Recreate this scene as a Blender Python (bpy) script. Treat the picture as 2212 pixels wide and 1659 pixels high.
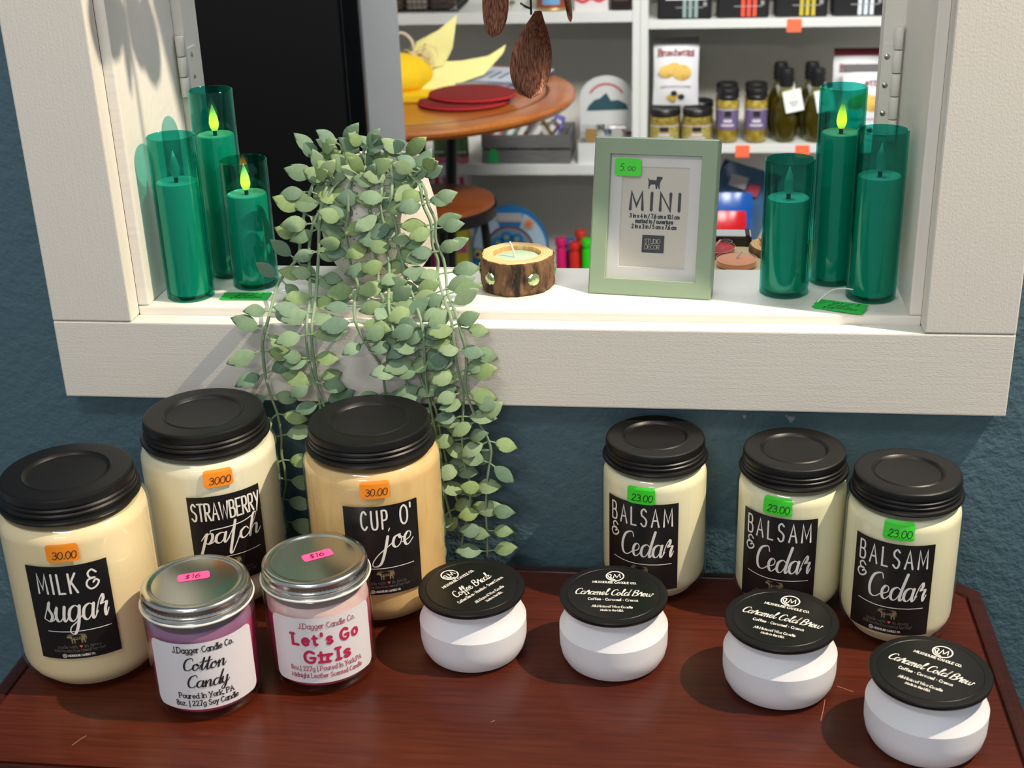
import bpy, bmesh, math, random
from mathutils import Vector, Matrix
from mathutils.geometry import tessellate_polygon
random.seed(7)
scene = bpy.context.scene
for o in list(bpy.data.objects): bpy.data.objects.remove(o, do_unlink=True)
COL = scene.collection
PI = math.pi
# ------------------------------------------------------------------ camera
cd = bpy.data.cameras.new('camera'); cam = bpy.data.objects.new('camera', cd); COL.objects.link(cam)
cd.sensor_width = 36.0; cd.lens = 2900.0 / 2212.0 * 36.0
cr = Vector((.99239734, .11916364, -.03078222)); cu = Vector((-.01963883, .40022591, .91620606)); cf = Vector((-.12149829, .90863593, -.39952337))
mw = Matrix.Identity(4)
for i in range(3): mw[i][0] = cr[i]; mw[i][1] = cu[i]; mw[i][2] = -cf[i]
mw.translation = Vector((.122452, -.934729, .566230))
cam.matrix_world = mw
cd.clip_start = .02; cd.clip_end = 50
cd.dof.use_dof = True; cd.dof.focus_distance = 1.02; cd.dof.aperture_fstop = 13.0
scene.camera = cam
# ------------------------------------------------------------------ world, lamps, exposure
w = bpy.data.worlds.new('world'); scene.world = w; w.use_nodes = True
bg = w.node_tree.nodes['Background']; bg.inputs[0].default_value = (.80, .90, 1.0, 1); bg.inputs[1].default_value = .36
def lamp(name, kind, loc, energy, col, target=None, **kw):
    d = bpy.data.lights.new(name, kind); o = bpy.data.objects.new(name, d); COL.objects.link(o)
    o.location = loc; d.energy = energy; d.color = col
    for k, v in kw.items(): setattr(d, k, v)
    if target is not None:
        o.rotation_euler = (Vector(target) - Vector(loc)).to_track_quat('-Z', 'Y').to_euler()
    return o
lamp('track_spot', 'SPOT', (1.02, -.22, 1.56), 172, (1.0, .85, .66), (.0, -.04, .14), spot_size=math.radians(62), spot_blend=.35, shadow_soft_size=.012)
lamp('shop_ceiling_panel', 'AREA', (-.35, -1.15, 1.70), 9, (1.0, .97, .92), (-.1, -.6, 0), shape='RECTANGLE', size=.75, size_y=.09)
lamp('shop_far_tube', 'AREA', (-.25, -3.1, 1.70), 13, (1.0, .96, .90), (-.05, 0, .1), shape='RECTANGLE', size=.9, size_y=.04)
lamp('back_sill_fill', 'AREA', (.15, .42, 1.70), 2.0, (.90, .97, 1.0), (.10, .12, .2), shape='RECTANGLE', size=.7, size_y=.15, spread=math.radians(75))  # unseen fill light, added to brighten the counter and the back of the sill
for lx in (-.75, .75):
    lamp('back_room_fill', 'AREA', (lx, .42, 1.62), 22, (1.0, .98, .94), (lx * .4, 2.45, -.05), shape='RECTANGLE', size=.9, size_y=.4, spread=math.radians(92))  # added pair of fill lights, tilted to lift the dark shelf interiors
vs = scene.view_settings; vs.view_transform = 'Standard'; vs.look = 'None'; vs.gamma = 1.0; vs.exposure = 0.0; vs.use_curve_mapping = False
# ------------------------------------------------------------------ materials
MATS = {}
def srgb(c):
    return tuple((x / 12.92 if x <= .04045 else ((x + .055) / 1.055) ** 2.4) for x in [q / 255.0 for q in c]) + (1.0,)
def newmat(name):
    m = bpy.data.materials.new(name); m.use_nodes = True; nt = m.node_tree; nt.nodes.clear()
    out = nt.nodes.new('ShaderNodeOutputMaterial'); return m, nt, out
def coords(nt, sc):
    tc = nt.nodes.new('ShaderNodeTexCoord'); mp = nt.nodes.new('ShaderNodeMapping'); mp.inputs['Scale'].default_value = sc
    nt.links.new(tc.outputs['Object'], mp.inputs['Vector']); return mp.outputs['Vector']
def noise(nt, scale, sc=(1, 1, 1), detail=3, rough=.5):
    n = nt.nodes.new('ShaderNodeTexNoise'); n.inputs['Scale'].default_value = scale; n.inputs['Detail'].default_value = detail; n.inputs['Roughness'].default_value = rough
    nt.links.new(coords(nt, sc), n.inputs['Vector']); return n.outputs['Fac']
def ramp(nt, fac, stops):
    r = nt.nodes.new('ShaderNodeValToRGB'); e = r.color_ramp.elements
    e[0].position, e[0].color = stops[0]; e[1].position, e[1].color = stops[-1]
    for p, c in stops[1:-1]: q = e.new(p); q.color = c
    nt.links.new(fac, r.inputs[0]); return r.outputs[0]
def mat(name, col, rough=.5, metal=0, coat=0, bump=None, var=None, rnd=None, spec=None, sss=0):
    if name in MATS: return MATS[name]
    m, nt, out = newmat(name); b = nt.nodes.new('ShaderNodeBsdfPrincipled'); nt.links.new(b.outputs[0], out.inputs[0])
    c = srgb(col); b.inputs['Base Color'].default_value = c; b.inputs['Roughness'].default_value = rough; b.inputs['Metallic'].default_value = metal
    if coat: b.inputs['Coat Weight'].default_value = coat; b.inputs['Coat Roughness'].default_value = .05
    if spec is not None: b.inputs['Specular IOR Level'].default_value = spec
    if sss: b.inputs['Subsurface Weight'].default_value = sss; b.inputs['Subsurface Radius'].default_value = (.01, .006, .004)
    if var:   # (scale, stretch, second colour, low, high[, detail])
        f = noise(nt, var[0], var[1], var[5] if len(var) > 5 else 4)
        nt.links.new(ramp(nt, f, [(var[3], c), (var[4], srgb(var[2]))]), b.inputs['Base Color'])
    if rnd:   # colour per object
        oi = nt.nodes.new('ShaderNodeObjectInfo'); k = len(rnd) - 1
        col_o = ramp(nt, oi.outputs['Random'], [(i / k, srgb(q)) for i, q in enumerate(rnd)])
        f = noise(nt, 260, (1, 1, 1), 2); mx = nt.nodes.new('ShaderNodeMix'); mx.data_type = 'RGBA'; mx.blend_type = 'MULTIPLY'; mx.inputs[0].default_value = .35
        nt.links.new(col_o, mx.inputs[6]); nt.links.new(ramp(nt, f, [(.3, (.6, .6, .6, 1)), (.7, (1, 1, 1, 1))]), mx.inputs[7]); nt.links.new(mx.outputs[2], b.inputs['Base Color'])
    if bump:  # list of (scale, stretch, strength, distance)
        prev = None
        for (s, st, k, d) in (bump if isinstance(bump, list) else [bump]):
            bn = nt.nodes.new('ShaderNodeBump'); bn.inputs['Strength'].default_value = k; bn.inputs['Distance'].default_value = d
            nt.links.new(noise(nt, s, st, 3), bn.inputs['Height'])
            if prev: nt.links.new(prev, bn.inputs['Normal'])
            prev = bn.outputs[0]
        nt.links.new(prev, b.inputs['Normal'])
    MATS[name] = m; return m
def glass(name, tint, rough=.02, gloss=(1, 1, 1)):
    if name in MATS: return MATS[name]
    m, nt, out = newmat(name); t = nt.nodes.new('ShaderNodeBsdfTransparent'); t.inputs[0].default_value = tuple(tint) + (1,)
    g = nt.nodes.new('ShaderNodeBsdfGlossy'); g.inputs['Roughness'].default_value = max(rough, .07); g.inputs[0].default_value = tuple(gloss) + (1,)
    lw = nt.nodes.new('ShaderNodeLayerWeight'); lw.inputs[0].default_value = .5; pw = nt.nodes.new('ShaderNodeMath'); pw.operation = 'POWER'; pw.inputs[1].default_value = 4.0
    fr = nt.nodes.new('ShaderNodeMath'); fr.operation = 'MULTIPLY_ADD'; fr.inputs[1].default_value = .75; fr.inputs[2].default_value = .05; mx = nt.nodes.new('ShaderNodeMixShader')
    nt.links.new(lw.outputs['Facing'], pw.inputs[0]); nt.links.new(pw.outputs[0], fr.inputs[0]); nt.links.new(fr.outputs[0], mx.inputs[0]); nt.links.new(t.outputs[0], mx.inputs[1]); nt.links.new(g.outputs[0], mx.inputs[2]); nt.links.new(mx.outputs[0], out.inputs[0])
    MATS[name] = m; return m
# ------------------------------------------------------------------ objects
def tag(o, label=None, cat=None, group=None, kind=None):
    if label: o['label'] = label
    if cat: o['category'] = cat
    if group: o['group'] = group
    if kind: o['kind'] = kind
    return o
def thing(name, label, cat, loc=(0, 0, 0), rotz=0, group=None):
    o = bpy.data.objects.new(name, None); COL.objects.link(o); o.empty_display_size = .02
    o.location = loc; o.rotation_euler = (0, 0, rotz); return tag(o, label, cat, group)
def put(name, me, parent=None, loc=None, rot=None):
    o = bpy.data.objects.new(name, me); COL.objects.link(o)
    if parent: o.parent = parent
    if loc is not None: o.location = loc
    if rot is not None: o.rotation_euler = rot
    return o
def copy_tree(o, parent=None):
    c = o.copy(); COL.objects.link(c)
    if parent: c.parent = parent
    for ch in list(o.children): copy_tree(ch, c)
    return c
class MB:
    def __init__(s): s.v = []; s.f = []
    def add(s, v, f):
        n = len(s.v); s.v += [tuple(p) for p in v]; s.f += [tuple(n + i for i in q) for q in f]; return s
    def box(s, x0, x1, y0, y1, z0, z1):
        return s.add([(x0, y0, z0), (x1, y0, z0), (x1, y1, z0), (x0, y1, z0), (x0, y0, z1), (x1, y0, z1), (x1, y1, z1), (x0, y1, z1)],
                     [(0, 3, 2, 1), (4, 5, 6, 7), (0, 1, 5, 4), (1, 2, 6, 5), (2, 3, 7, 6), (3, 0, 4, 7)])
    def lathe(s, prof, n=48, c=(0, 0, 0), wob=None):
        V = []; F = []; rings = []
        for (r, z) in prof:
            if r < 1e-6: rings.append([len(V)]); V.append((c[0], c[1], c[2] + z))
            else:
                rings.append(list(range(len(V), len(V) + n)))
                for i in range(n):
                    a = 2 * PI * i / n; k = wob(a, z) if wob else 1
                    V.append((c[0] + r * k * math.cos(a), c[1] + r * k * math.sin(a), c[2] + z))
        for A, B in zip(rings, rings[1:]):
            if len(A) == 1 and len(B) == 1: continue
            for i in range(n):
                j = (i + 1) % n
                if len(A) == 1: F.append((A[0], B[j], B[i]))
                elif len(B) == 1: F.append((A[i], A[j], B[0]))
                else: F.append((A[i], A[j], B[j], B[i]))
        return s.add(V, F)
    def tube(s, pts, r, n=6, cap=True):
        pts = [Vector(p) for p in pts]; R = r if isinstance(r, (list, tuple)) else [r] * len(pts); V = []; F = []; up = None
        for i, p in enumerate(pts):
            t = (pts[min(i + 1, len(pts) - 1)] - pts[max(i - 1, 0)])
            if t.length < 1e-9: t = Vector((0, 0, 1))
            t.normalize()
            if up is None: up = Vector((0, 0, 1)) if abs(t.z) < .9 else Vector((1, 0, 0))
            a = t.cross(up)
            if a.length < 1e-4: a = t.cross(Vector((1, .3, 0)))
            a.normalize(); b = a.cross(t).normalized(); up = b
            for k in range(n):
                q = 2 * PI * k / n; V.append(p + a * (R[i] * math.cos(q)) + b * (R[i] * math.sin(q)))
        for i in range(len(pts) - 1):
            for k in range(n):
                l = (k + 1) % n; F.append((i * n + k, i * n + l, (i + 1) * n + l, (i + 1) * n + k))
        if cap: F.append(tuple(range(n))[::-1]); F.append(tuple((len(pts) - 1) * n + k for k in range(n)))
        return s.add(V, F)
    def prism(s, poly, d0, d1, axis='y'):
        n = len(poly); mk = {'y': lambda a, b, d: (a, d, b), 'z': lambda a, b, d: (a, b, d), 'x': lambda a, b, d: (d, a, b)}[axis]
        V = [mk(a, b, d0) for a, b in poly] + [mk(a, b, d1) for a, b in poly]
        F = [tuple(t) for t in tessellate_polygon([[Vector((a, b, 0)) for a, b in poly]])]
        F = F + [tuple(n + i for i in reversed(t)) for t in F] + [(i, (i + 1) % n, n + (i + 1) % n, n + i) for i in range(n)]
        return s.add(V, F)
    def flat(s, poly, fn):
        F = [tuple(t) for t in tessellate_polygon([[Vector((a, b, 0)) for a, b in poly]])]
        return s.add([fn(a, b) for a, b in poly], F)
    def mesh(s, name, m, smooth=None, bevel=0, segs=2):
        me = bpy.data.meshes.new(name); me.from_pydata([tuple(p) for p in s.v], [], s.f)
        bm = bmesh.new(); bm.from_mesh(me)
        bmesh.ops.recalc_face_normals(bm, faces=bm.faces)
        if bevel: bmesh.ops.bevel(bm, geom=list(bm.edges), offset=bevel, segments=segs, affect='EDGES', profile=.6, clamp_overlap=True)
        bm.to_mesh(me); bm.free(); me.materials.append(m)
        if smooth is not None:
            me.polygons.foreach_set('use_smooth', [True] * len(me.polygons)); me.set_sharp_from_angle(angle=math.radians(smooth))
        me.update(); return me
    def build(s, name, m, parent=None, smooth=None, bevel=0, segs=2, loc=None, rot=None):
        return put(name, s.mesh(name, m, smooth, bevel, segs), parent, loc, rot)
def arc(cx, cz, r, a0, a1, n):
    return [(cx + r * math.cos(math.radians(a0 + (a1 - a0) * i / n)), cz + r * math.sin(math.radians(a0 + (a1 - a0) * i / n))) for i in range(n + 1)]
# ------------------------------------------------------------------ lettering: pen strokes laid as thin ribbons
SANS = """A .62 0,0 .31,1 .62,0|.12,.36 .5,.36
B .54 0,0 0,1|~0,1 .36,.98 .46,.77 .36,.56 0,.53|~0,.53 .42,.5 .53,.27 .42,.03 0,0
C .58 ~.56,.84 .34,1 .09,.82 .01,.48 .09,.15 .34,0 .58,.17
D .6 0,0 0,1|~0,1 .38,.95 .58,.62 .57,.36 .38,.05 0,0
E .48 .48,1 0,1 0,0 .48,0|0,.52 .38,.52
F .46 .46,1 0,1 0,0|0,.52 .36,.52
G .64 ~.58,.84 .34,1 .09,.82 .01,.48 .09,.15 .34,0 .56,.1 .62,.4|.36,.42 .64,.42
H .6 0,0 0,1|.6,0 .6,1|0,.52 .6,.52
I .08 .04,0 .04,1
J .4 ~.38,1 .38,.25 .28,.01 .1,.02 0,.2
K .54 0,0 0,1|.52,1 0,.42|.15,.57 .54,0
L .44 0,1 0,0 .44,0
M .74 0,0 .05,1 .37,.22 .69,1 .74,0
N .6 0,0 0,1 .6,0 .6,1
O .64 ~.32,1 .08,.84 .01,.5 .08,.16 .32,0 .56,.16 .63,.5 .56,.84 .32,1
P .52 0,0 0,1|~0,1 .4,.97 .5,.73 .4,.5 0,.46
R .54 0,0 0,1|~0,1 .4,.97 .48,.73 .4,.5 0,.46|.2,.46 .54,0
S .5 ~.47,.86 .27,1 .05,.85 .09,.62 .28,.52 .48,.34 .42,.07 .22,0 .01,.15
T .56 .28,0 .28,1|0,1 .56,1
U .58 ~0,1 0,.3 .1,.05 .29,0 .48,.05 .58,.3 .58,1
V .6 0,1 .3,0 .6,1
W .86 0,1 .2,0 .43,.8 .66,0 .86,1
X .56 0,0 .56,1|0,1 .56,0
Y .56 0,1 .28,.48|.56,1 .16,-.12
a .46 ~.44,.46 .28,.62 .08,.52 .01,.3 .08,.07 .26,0 .44,.16|.45,.62 .45,0
b .46 0,1 0,0|~0,.45 .2,.62 .4,.52 .45,.3 .38,.08 .2,0 0,.14
c .42 ~.42,.5 .24,.62 .06,.5 .01,.3 .08,.08 .25,0 .42,.12
d .46 .45,1 .45,0|~.45,.45 .27,.62 .06,.52 .01,.3 .08,.07 .26,0 .45,.15
e .45 ~.02,.33 .44,.34 .4,.54 .23,.62 .06,.5 .01,.3 .08,.08 .25,0 .43,.12
f .3 ~.34,.95 .22,1 .12,.85 .12,0|0,.6 .3,.6
g .46 ~.44,.46 .28,.62 .08,.52 .01,.3 .08,.07 .26,0 .44,.16|~.45,.62 .45,-.1 .35,-.28 .15,-.28 .03,-.18
h .45 0,1 0,0|~0,.4 .16,.6 .34,.6 .44,.44 .44,0
i .08 .04,.62 .04,0|.04,.82 .04,.9
k .44 0,1 0,0|.4,.62 0,.22|.13,.34 .43,0
l .08 .04,1 .04,0
m .72 0,.62 0,0|~0,.4 .14,.6 .28,.6 .36,.44 .36,0|~.36,.4 .5,.6 .64,.6 .71,.44 .71,0
n .45 0,.62 0,0|~0,.4 .16,.6 .34,.6 .44,.44 .44,0
o .46 ~.23,.62 .06,.52 .01,.31 .06,.1 .23,0 .4,.1 .45,.31 .4,.52 .23,.62
p .46 0,.62 0,-.3|~0,.45 .2,.62 .4,.52 .45,.3 .38,.08 .2,0 0,.14
r .3 0,.62 0,0|~0,.36 .12,.57 .3,.6
s .38 ~.36,.52 .2,.62 .04,.52 .1,.36 .28,.28 .37,.14 .2,0 .01,.1
t .3 ~.13,.85 .13,.15 .2,.01 .31,.04|0,.62 .3,.62
u .45 ~0,.62 0,.18 .1,.02 .26,.02 .44,.22|.44,.62 .44,0
v .42 0,.62 .21,0 .42,.62
w .66 0,.62 .16,0 .33,.52 .5,0 .66,.62
x .42 0,0 .42,.62|0,.62 .42,0
y .42 0,.62 .22,.05|.42,.62 .1,-.28
z .4 0,.62 .4,.62 0,0 .4,0
0 .5 ~.25,1 .06,.84 .01,.5 .06,.16 .25,0 .44,.16 .49,.5 .44,.84 .25,1
1 .2 0,.8 .16,1 .16,0
2 .5 ~.03,.78 .2,1 .42,.88 .42,.62 .2,.3 .01,0|.01,0 .48,0
3 .48 ~.03,.88 .2,1 .42,.86 .38,.62 .18,.53|~.18,.53 .44,.45 .44,.14 .22,0 .01,.12
4 .5 .36,0 .36,1 0,.3 .5,.3
5 .46 .42,1 .08,1 .05,.58|~.05,.58 .28,.64 .45,.42 .4,.12 .2,0 .01,.1
6 .46 ~.36,1 .1,.66 .01,.3 .12,.03 .34,.04 .45,.28 .34,.52 .14,.5 .02,.28
7 .46 0,1 .46,1 .14,0
8 .46 ~.23,.54 .05,.7 .08,.94 .23,1 .38,.94 .41,.7 .23,.54 .03,.34 .06,.06 .23,0 .4,.06 .43,.34 .23,.54
. .14 .07,0 .07,.1
, .08 .06,.06 .01,-.14
| .08 .04,1.05 .04,-.2
/ .3 0,-.05 .3,1.02
' .08 .04,1.05 .04,.8
! .06 .03,1 .03,.3|.03,0 .03,.06
% .6 .08,0 .52,1|~.13,1 .02,.8 .13,.6 .24,.8 .13,1|~.47,.4 .36,.2 .47,0 .58,.2 .47,.4
- .28 .02,.34 .26,.34
* .2 ~.1,.3 .06,.36 .1,.42 .14,.36 .1,.3
$ .46 ~.43,.78 .24,.9 .05,.76 .24,.5 .42,.28 .24,.1 .02,.22|.24,1.05 .24,-.05
& .56 ~.5,.82 .32,1 .14,.84 .2,.6 .4,.55 .12,.5 .02,.24 .16,.01 .4,.06 .56,.3 .44,.44 .32,.32"""
SCRIPT = """a .56 ~.46,.42 .3,.52 .1,.4 .06,.12 .2,0 .36,.14 .47,.5|~.47,.5 .42,.14 .48,0 .62,.2
c .44 ~.4,.4 .28,.52 .08,.36 .08,.1 .24,0 .5,.2
d .58 ~.46,.42 .3,.52 .1,.4 .06,.12 .2,0 .38,.16 .52,.6 .66,1.06|~.66,1.06 .52,.5 .46,.12 .52,0 .64,.2
e .42 ~0,.16 .3,.28 .34,.46 .2,.52 .07,.34 .1,.08 .25,0 .46,.2
f .36 ~0,.14 .3,.6 .42,.98 .32,1.05 .22,.8 .16,0 .08,-.4 .02,-.3 .2,0 .4,.2
g .56 ~.46,.42 .3,.52 .1,.4 .06,.12 .2,0 .36,.14 .47,.5|~.47,.5 .4,-.1 .25,-.42 .08,-.38 .1,-.2 .35,-.02 .6,.2
h .54 ~0,.16 .24,.7 .34,1.04 .2,1.02 .12,.6 .06,0|~.08,.15 .22,.46 .36,.48 .38,.3 .36,.08 .44,0 .58,.2
j .42 ~.24,.5 .14,-.1 -.02,-.62 -.3,-.72 -.36,-.55 -.1,-.2 .44,.2|.27,.74 .3,.8
k .5 ~0,.16 .24,.7 .34,1.04 .2,1.02 .12,.6 .06,0|~.08,.2 .3,.5 .36,.36 .1,.26 .3,.02 .54,.2
l .34 ~0,.16 .26,.7 .34,1.04 .2,1.04 .12,.5 .14,.05 .26,0 .4,.2
m .78 ~0,.3 .1,.5 .08,0|~.1,.1 .24,.48 .36,.46 .34,0|~.34,.1 .5,.48 .62,.44 .6,.08 .68,0 .82,.2
n .56 ~0,.3 .1,.5 .08,0|~.1,.12 .26,.48 .4,.46 .38,.08 .46,0 .6,.2
o .5 ~.34,.5 .12,.42 .06,.14 .2,0 .38,.12 .42,.36 .3,.5 .36,.36 .56,.36
p .54 ~0,.2 .2,.52 .1,-.1 .0,-.6|~.12,.1 .24,.46 .42,.5 .44,.24 .3,0 .14,.08|~.3,0 .46,.05 .58,.2
r .46 ~0,.16 .12,.52 .26,.72 .3,.58 .22,.42 .42,.44 .36,.2 .4,.0 .5,.2
s .44 ~0,.1 .24,.66 .2,.44 .34,.2 .24,0 .04,.06|~.24,0 .4,.05 .5,.2
t .36 ~0,.14 .2,.6 .28,.95|~.28,.95 .16,.15 .24,0 .42,.2|.02,.62 .44,.68
T .5 ~0,.14 .2,.6 .3,1.0|~.3,1.0 .2,.1 .14,-.5 .2,-.62 .3,-.4 .52,.2|~-.75,.62 -.6,.70 .5,.80 1.1,.98 1.14,1.06
u .54 ~0,.3 .1,.5 .06,.15 .18,0 .34,.14 .42,.5|~.42,.5 .38,.12 .46,0 .58,.2
w .74 ~0,.3 .1,.5 .08,.1 .2,0 .34,.15 .38,.5 .38,.1 .52,0 .66,.2 .66,.5 .8,.42
y .54 ~0,.3 .1,.5 .06,.15 .18,0 .34,.14 .42,.5|~.42,.5 .34,-.15 .2,-.45 .06,-.4 .12,-.2 .4,0 .58,.2
C .6 ~.62,.8 .52,.98 .2,.85 .05,.45 .12,.08 .36,0 .66,.2
B .66 ~.2,.95 .1,.4 .04,0|~.06,.75 .3,1.0 .55,.9 .5,.62 .22,.52 .55,.45 .56,.15 .3,-.02 .06,.06"""
def parse(t):
    D = {}
    for ln in t.split('\n'):
        ch, adv, rest = ln.split(' ', 2); st = []
        for q in rest.split('|'):
            sm = q[0] == '~'; st.append((sm, [tuple(float(z) for z in p.split(',')) for p in q.lstrip('~').split(' ')]))
        D[ch] = (float(adv), st)
    return D
FONT = {'sans': parse(SANS), 'script': parse(SCRIPT)}
def crom(p, n):
    if len(p) < 3: return p
    q = [p[0]] + p + [p[-1]]; out = []
    if p[0] == p[-1]: q[0] = p[-2]; q[-1] = p[1]
    for i in range(1, len(q) - 2):
        a, b, c, d = q[i - 1:i + 3]
        for k in range(n):
            t = k / n
            out.append(tuple(.5 * (2 * b[j] + (c[j] - a[j]) * t + (2 * a[j] - 5 * b[j] + 4 * c[j] - d[j]) * t * t + (3 * b[j] - a[j] - 3 * c[j] + d[j]) * t ** 3) for j in (0, 1)))
    out.append(p[-1]); return out
def strokes(s, font, h, width, cx, base, track=.16, shear=0, serif=0, n=4, left=None, rot=0, arcy=0):
    D = FONT[font]; x = 0; S = []
    if font == 'script': track = 0
    for ch in s:
        if ch == ' ': x += .36; continue
        adv, st = D[ch]
        for sm, p in st:
            S.append((sm, [(x + a + shear * b, b) for a, b in p]))
            if serif and not sm or (serif and sm and len(p) > 3 and abs(p[0][1] - p[-1][1]) > .3 and ch in 'hnmu'):
                for e, o in ((p[0], p[1]), (p[-1], p[-2])):
                    if abs(e[1] - o[1]) > .3 and e[1] < .95 + .1 and (e[1] in (0, 1) or abs(e[1] - .62) < .01 or e[1] < 0):
                        S.append((False, [(x + e[0] - serif, e[1]), (x + e[0] + serif, e[1])]))
        x += adv + track
    x -= track; k = width / max(x, .01); L = (cx - width / 2) if left is None else left; out = []
    for sm, p in S:
        q = [(L + a * k, base + b * h + (arcy * (2 * a / x - 1) ** 2)) for a, b in p]
        out.append(crom(q, n) if sm else q)
    return out
def ribbon(mb, line, pen, fn, thin=1.0):
    P = [Vector((a, b)) for a, b in line]; Q = [P[0]]
    for p in P[1:]:
        if (p - Q[-1]).length > pen * .12: Q.append(p)
    if len(Q) < 2: Q = [P[0] - Vector((pen * .2, 0)), P[0] + Vector((pen * .2, 0))]
    t0 = (Q[1] - Q[0]).normalized(); t1 = (Q[-1] - Q[-2]).normalized()
    Q = [Q[0] - t0 * pen * .42] + Q + [Q[-1] + t1 * pen * .42]; n = len(Q); V = []
    for i, p in enumerate(Q):
        a = (p - Q[max(i - 1, 0)]); b = (Q[min(i + 1, n - 1)] - p)
        if a.length < 1e-9: a = b
        if b.length < 1e-9: b = a
        a = a.normalized(); b = b.normalized(); t = a + b
        t = t.normalized() if t.length > .2 else a
        c = max(.55, t.dot(a)); wd = pen * (thin + (1 - thin) * max(0, -t.y if thin < 1 else 1))
        if i in (0, n - 1): wd *= .45
        nx = Vector((-t.y, t.x)) * (wd * .5 / c)
        V += [fn(*(p + nx)), fn(*(p - nx))]
    mb.add(V, [(2 * i, 2 * i + 1, 2 * i + 3, 2 * i + 2) for i in range(n - 1)])
def write(mb, fn, s, font, h, width, cx, base, pen, thin=1.0, **kw):
    for l in strokes(s, font, h, width, cx, base, **kw): ribbon(mb, l, pen, fn, thin)
def rrect(w, h, r, n=4, cx=0, cy=0):
    P = []
    for (sx, sy, a) in ((1, 1, 0), (-1, 1, 90), (-1, -1, 180), (1, -1, 270)):
        for i in range(n + 1):
            t = math.radians(a + 90 * i / n); P.append((cx + sx * (w / 2 - r) + r * math.cos(t), cy + sy * (h / 2 - r) + r * math.sin(t)))
    return P
def cylmap(R, ang0, z0):   # x along the arc from the middle angle (0 = towards -y), y up
    def fn(x, y, dr=0):
        a = math.radians(ang0) + x / R; return ((R + dr) * math.sin(a), -(R + dr) * math.cos(a), z0 + y)
    return fn
def strip_patch(mb, fn, poly_rows):   # rows of (y, x0, x1), divided along x so that it follows the curve
    for (ya, a0, a1), (yb, b0, b1) in zip(poly_rows, poly_rows[1:]):
        n = 14; V = []
        for i in range(n + 1):
            t = i / n; V += [fn(a0 + (a1 - a0) * t, ya), fn(b0 + (b1 - b0) * t, yb)]
        mb.add(V, [(2 * i, 2 * i + 2, 2 * i + 3, 2 * i + 1) for i in range(n)])
def rounded_rows(w, h, r, y0, n=4):
    rows = []
    for i in range(n + 1):
        t = PI / 2 * i / n; rows.append((y0 + r - r * math.cos(t), w / 2 - r + r * math.sin(t)))
    for i in range(n + 1):
        t = PI / 2 * i / n; rows.append((y0 + h - r + r * math.sin(t), w / 2 - r + r * math.cos(t)))
    return [(y, -x, x) for y, x in rows]
# ------------------------------------------------------------------ setting
XL, XR, ZS, BW = -.3, .3, .2012, .0645; ZT = .80; TW = .018; FLOOR = -.75
paintV = mat('white_paint_brushed_upright', (226, 221, 211), .5, bump=[(55, (8, 8, .35), .05, .002), (800, (1, 1, .6), .24, .0007)])
paintH = mat('white_paint_brushed_level', (226, 221, 211), .5, bump=[(55, (.35, 8, 8), .05, .002), (800, (.6, 1, 1), .24, .0007)])
paintS = mat('white_paint_sill', (236, 231, 222), .38, bump=[(40, (.5, 4, 4), .2, .002)])
wallm = mat('slate_blue_wall_paint', (80, 108, 120), .42, bump=[(95, (1, 1, 1), .35, .005), (260, (1, 1, 1), .35, .002)])
greyw = mat('pale_grey_wall', (196, 194, 190), .7)
def struct(mb, name, m, **kw): return tag(mb.build(name, m, **kw), kind='structure')
b = MB(); b.box(-1.5, XL, TW, .118, FLOOR, 1.75); b.box(XR, 1.5, TW, .118, FLOOR, 1.75); b.box(XL, XR, TW, .118, FLOOR, ZS - .006); b.box(XL, XR, TW, .118, ZT + .006, 1.75)
WF = struct(b, 'wall_front', wallm)
for (x, z, r) in ((.2106, .1225, .0030), (.1752, .1240, .0017), (.2070, .1252, .0012)):
    c_ = MB(); c_.lathe([(0, 0), (r, 0), (r * .7, .0012), (0, .0016)], 9, wob=lambda a, z_: 1 + .3 * math.sin(3 * a)); c_.build('paint_chip', mat('pale_plaster_chip', (150, 160, 162), .8), WF, loc=(x, TW, z), rot=(PI / 2, 0, 0))
struct(MB().box(-2.4, 2.4, -2.6, 2.7, FLOOR - .05, FLOOR), 'floor', mat('grey_brown_floor_boards', (112, 98, 86), .5, var=(6, (1, 8, 1), (84, 72, 62), .35, .7)))
struct(MB().box(-2.4, 2.4, -.4, 2.75, 1.75, 1.8), 'ceiling', greyw)
struct(MB().box(-2.4, 2.4, 2.675, 2.75, FLOOR, 1.75), 'wall_back', greyw)
struct(MB().box(XL - BW, XL, 0, TW, ZS + .0006, ZT + BW), 'trim_1', paintV, bevel=.0012)
struct(MB().box(XR, XR + BW, 0, TW, ZS + .0006, ZT + BW), 'trim_2', paintV, bevel=.0012)
struct(MB().box(XL - BW, XR + BW, 0, TW, ZS - BW, ZS), 'trim_3', paintH, bevel=.0012)
struct(MB().box(XL, XR, 0, TW, ZT, ZT + BW), 'trim_4', paintH, bevel=.0012)
LX, LZ, LD = .2915, .2085, .121
struct(MB().box(XL - .012, XR + .012, TW, LD, LZ - .03, LZ), 'trim_5', paintS, bevel=.0018)          # sill board
struct(MB().box(-XR - .02, -LX, TW, .147, LZ + .0003, ZT + .02), 'trim_6', paintS, bevel=.0015)         # left lining
struct(MB().box(LX, XR + .02, TW, .147, LZ + .0003, ZT + .02), 'trim_7', paintS, bevel=.0015)           # right lining
struct(MB().box(-LX, LX, TW, .147, ZT - .009, ZT + .02), 'trim_8', paintS, bevel=.0015)                 # head lining
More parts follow.
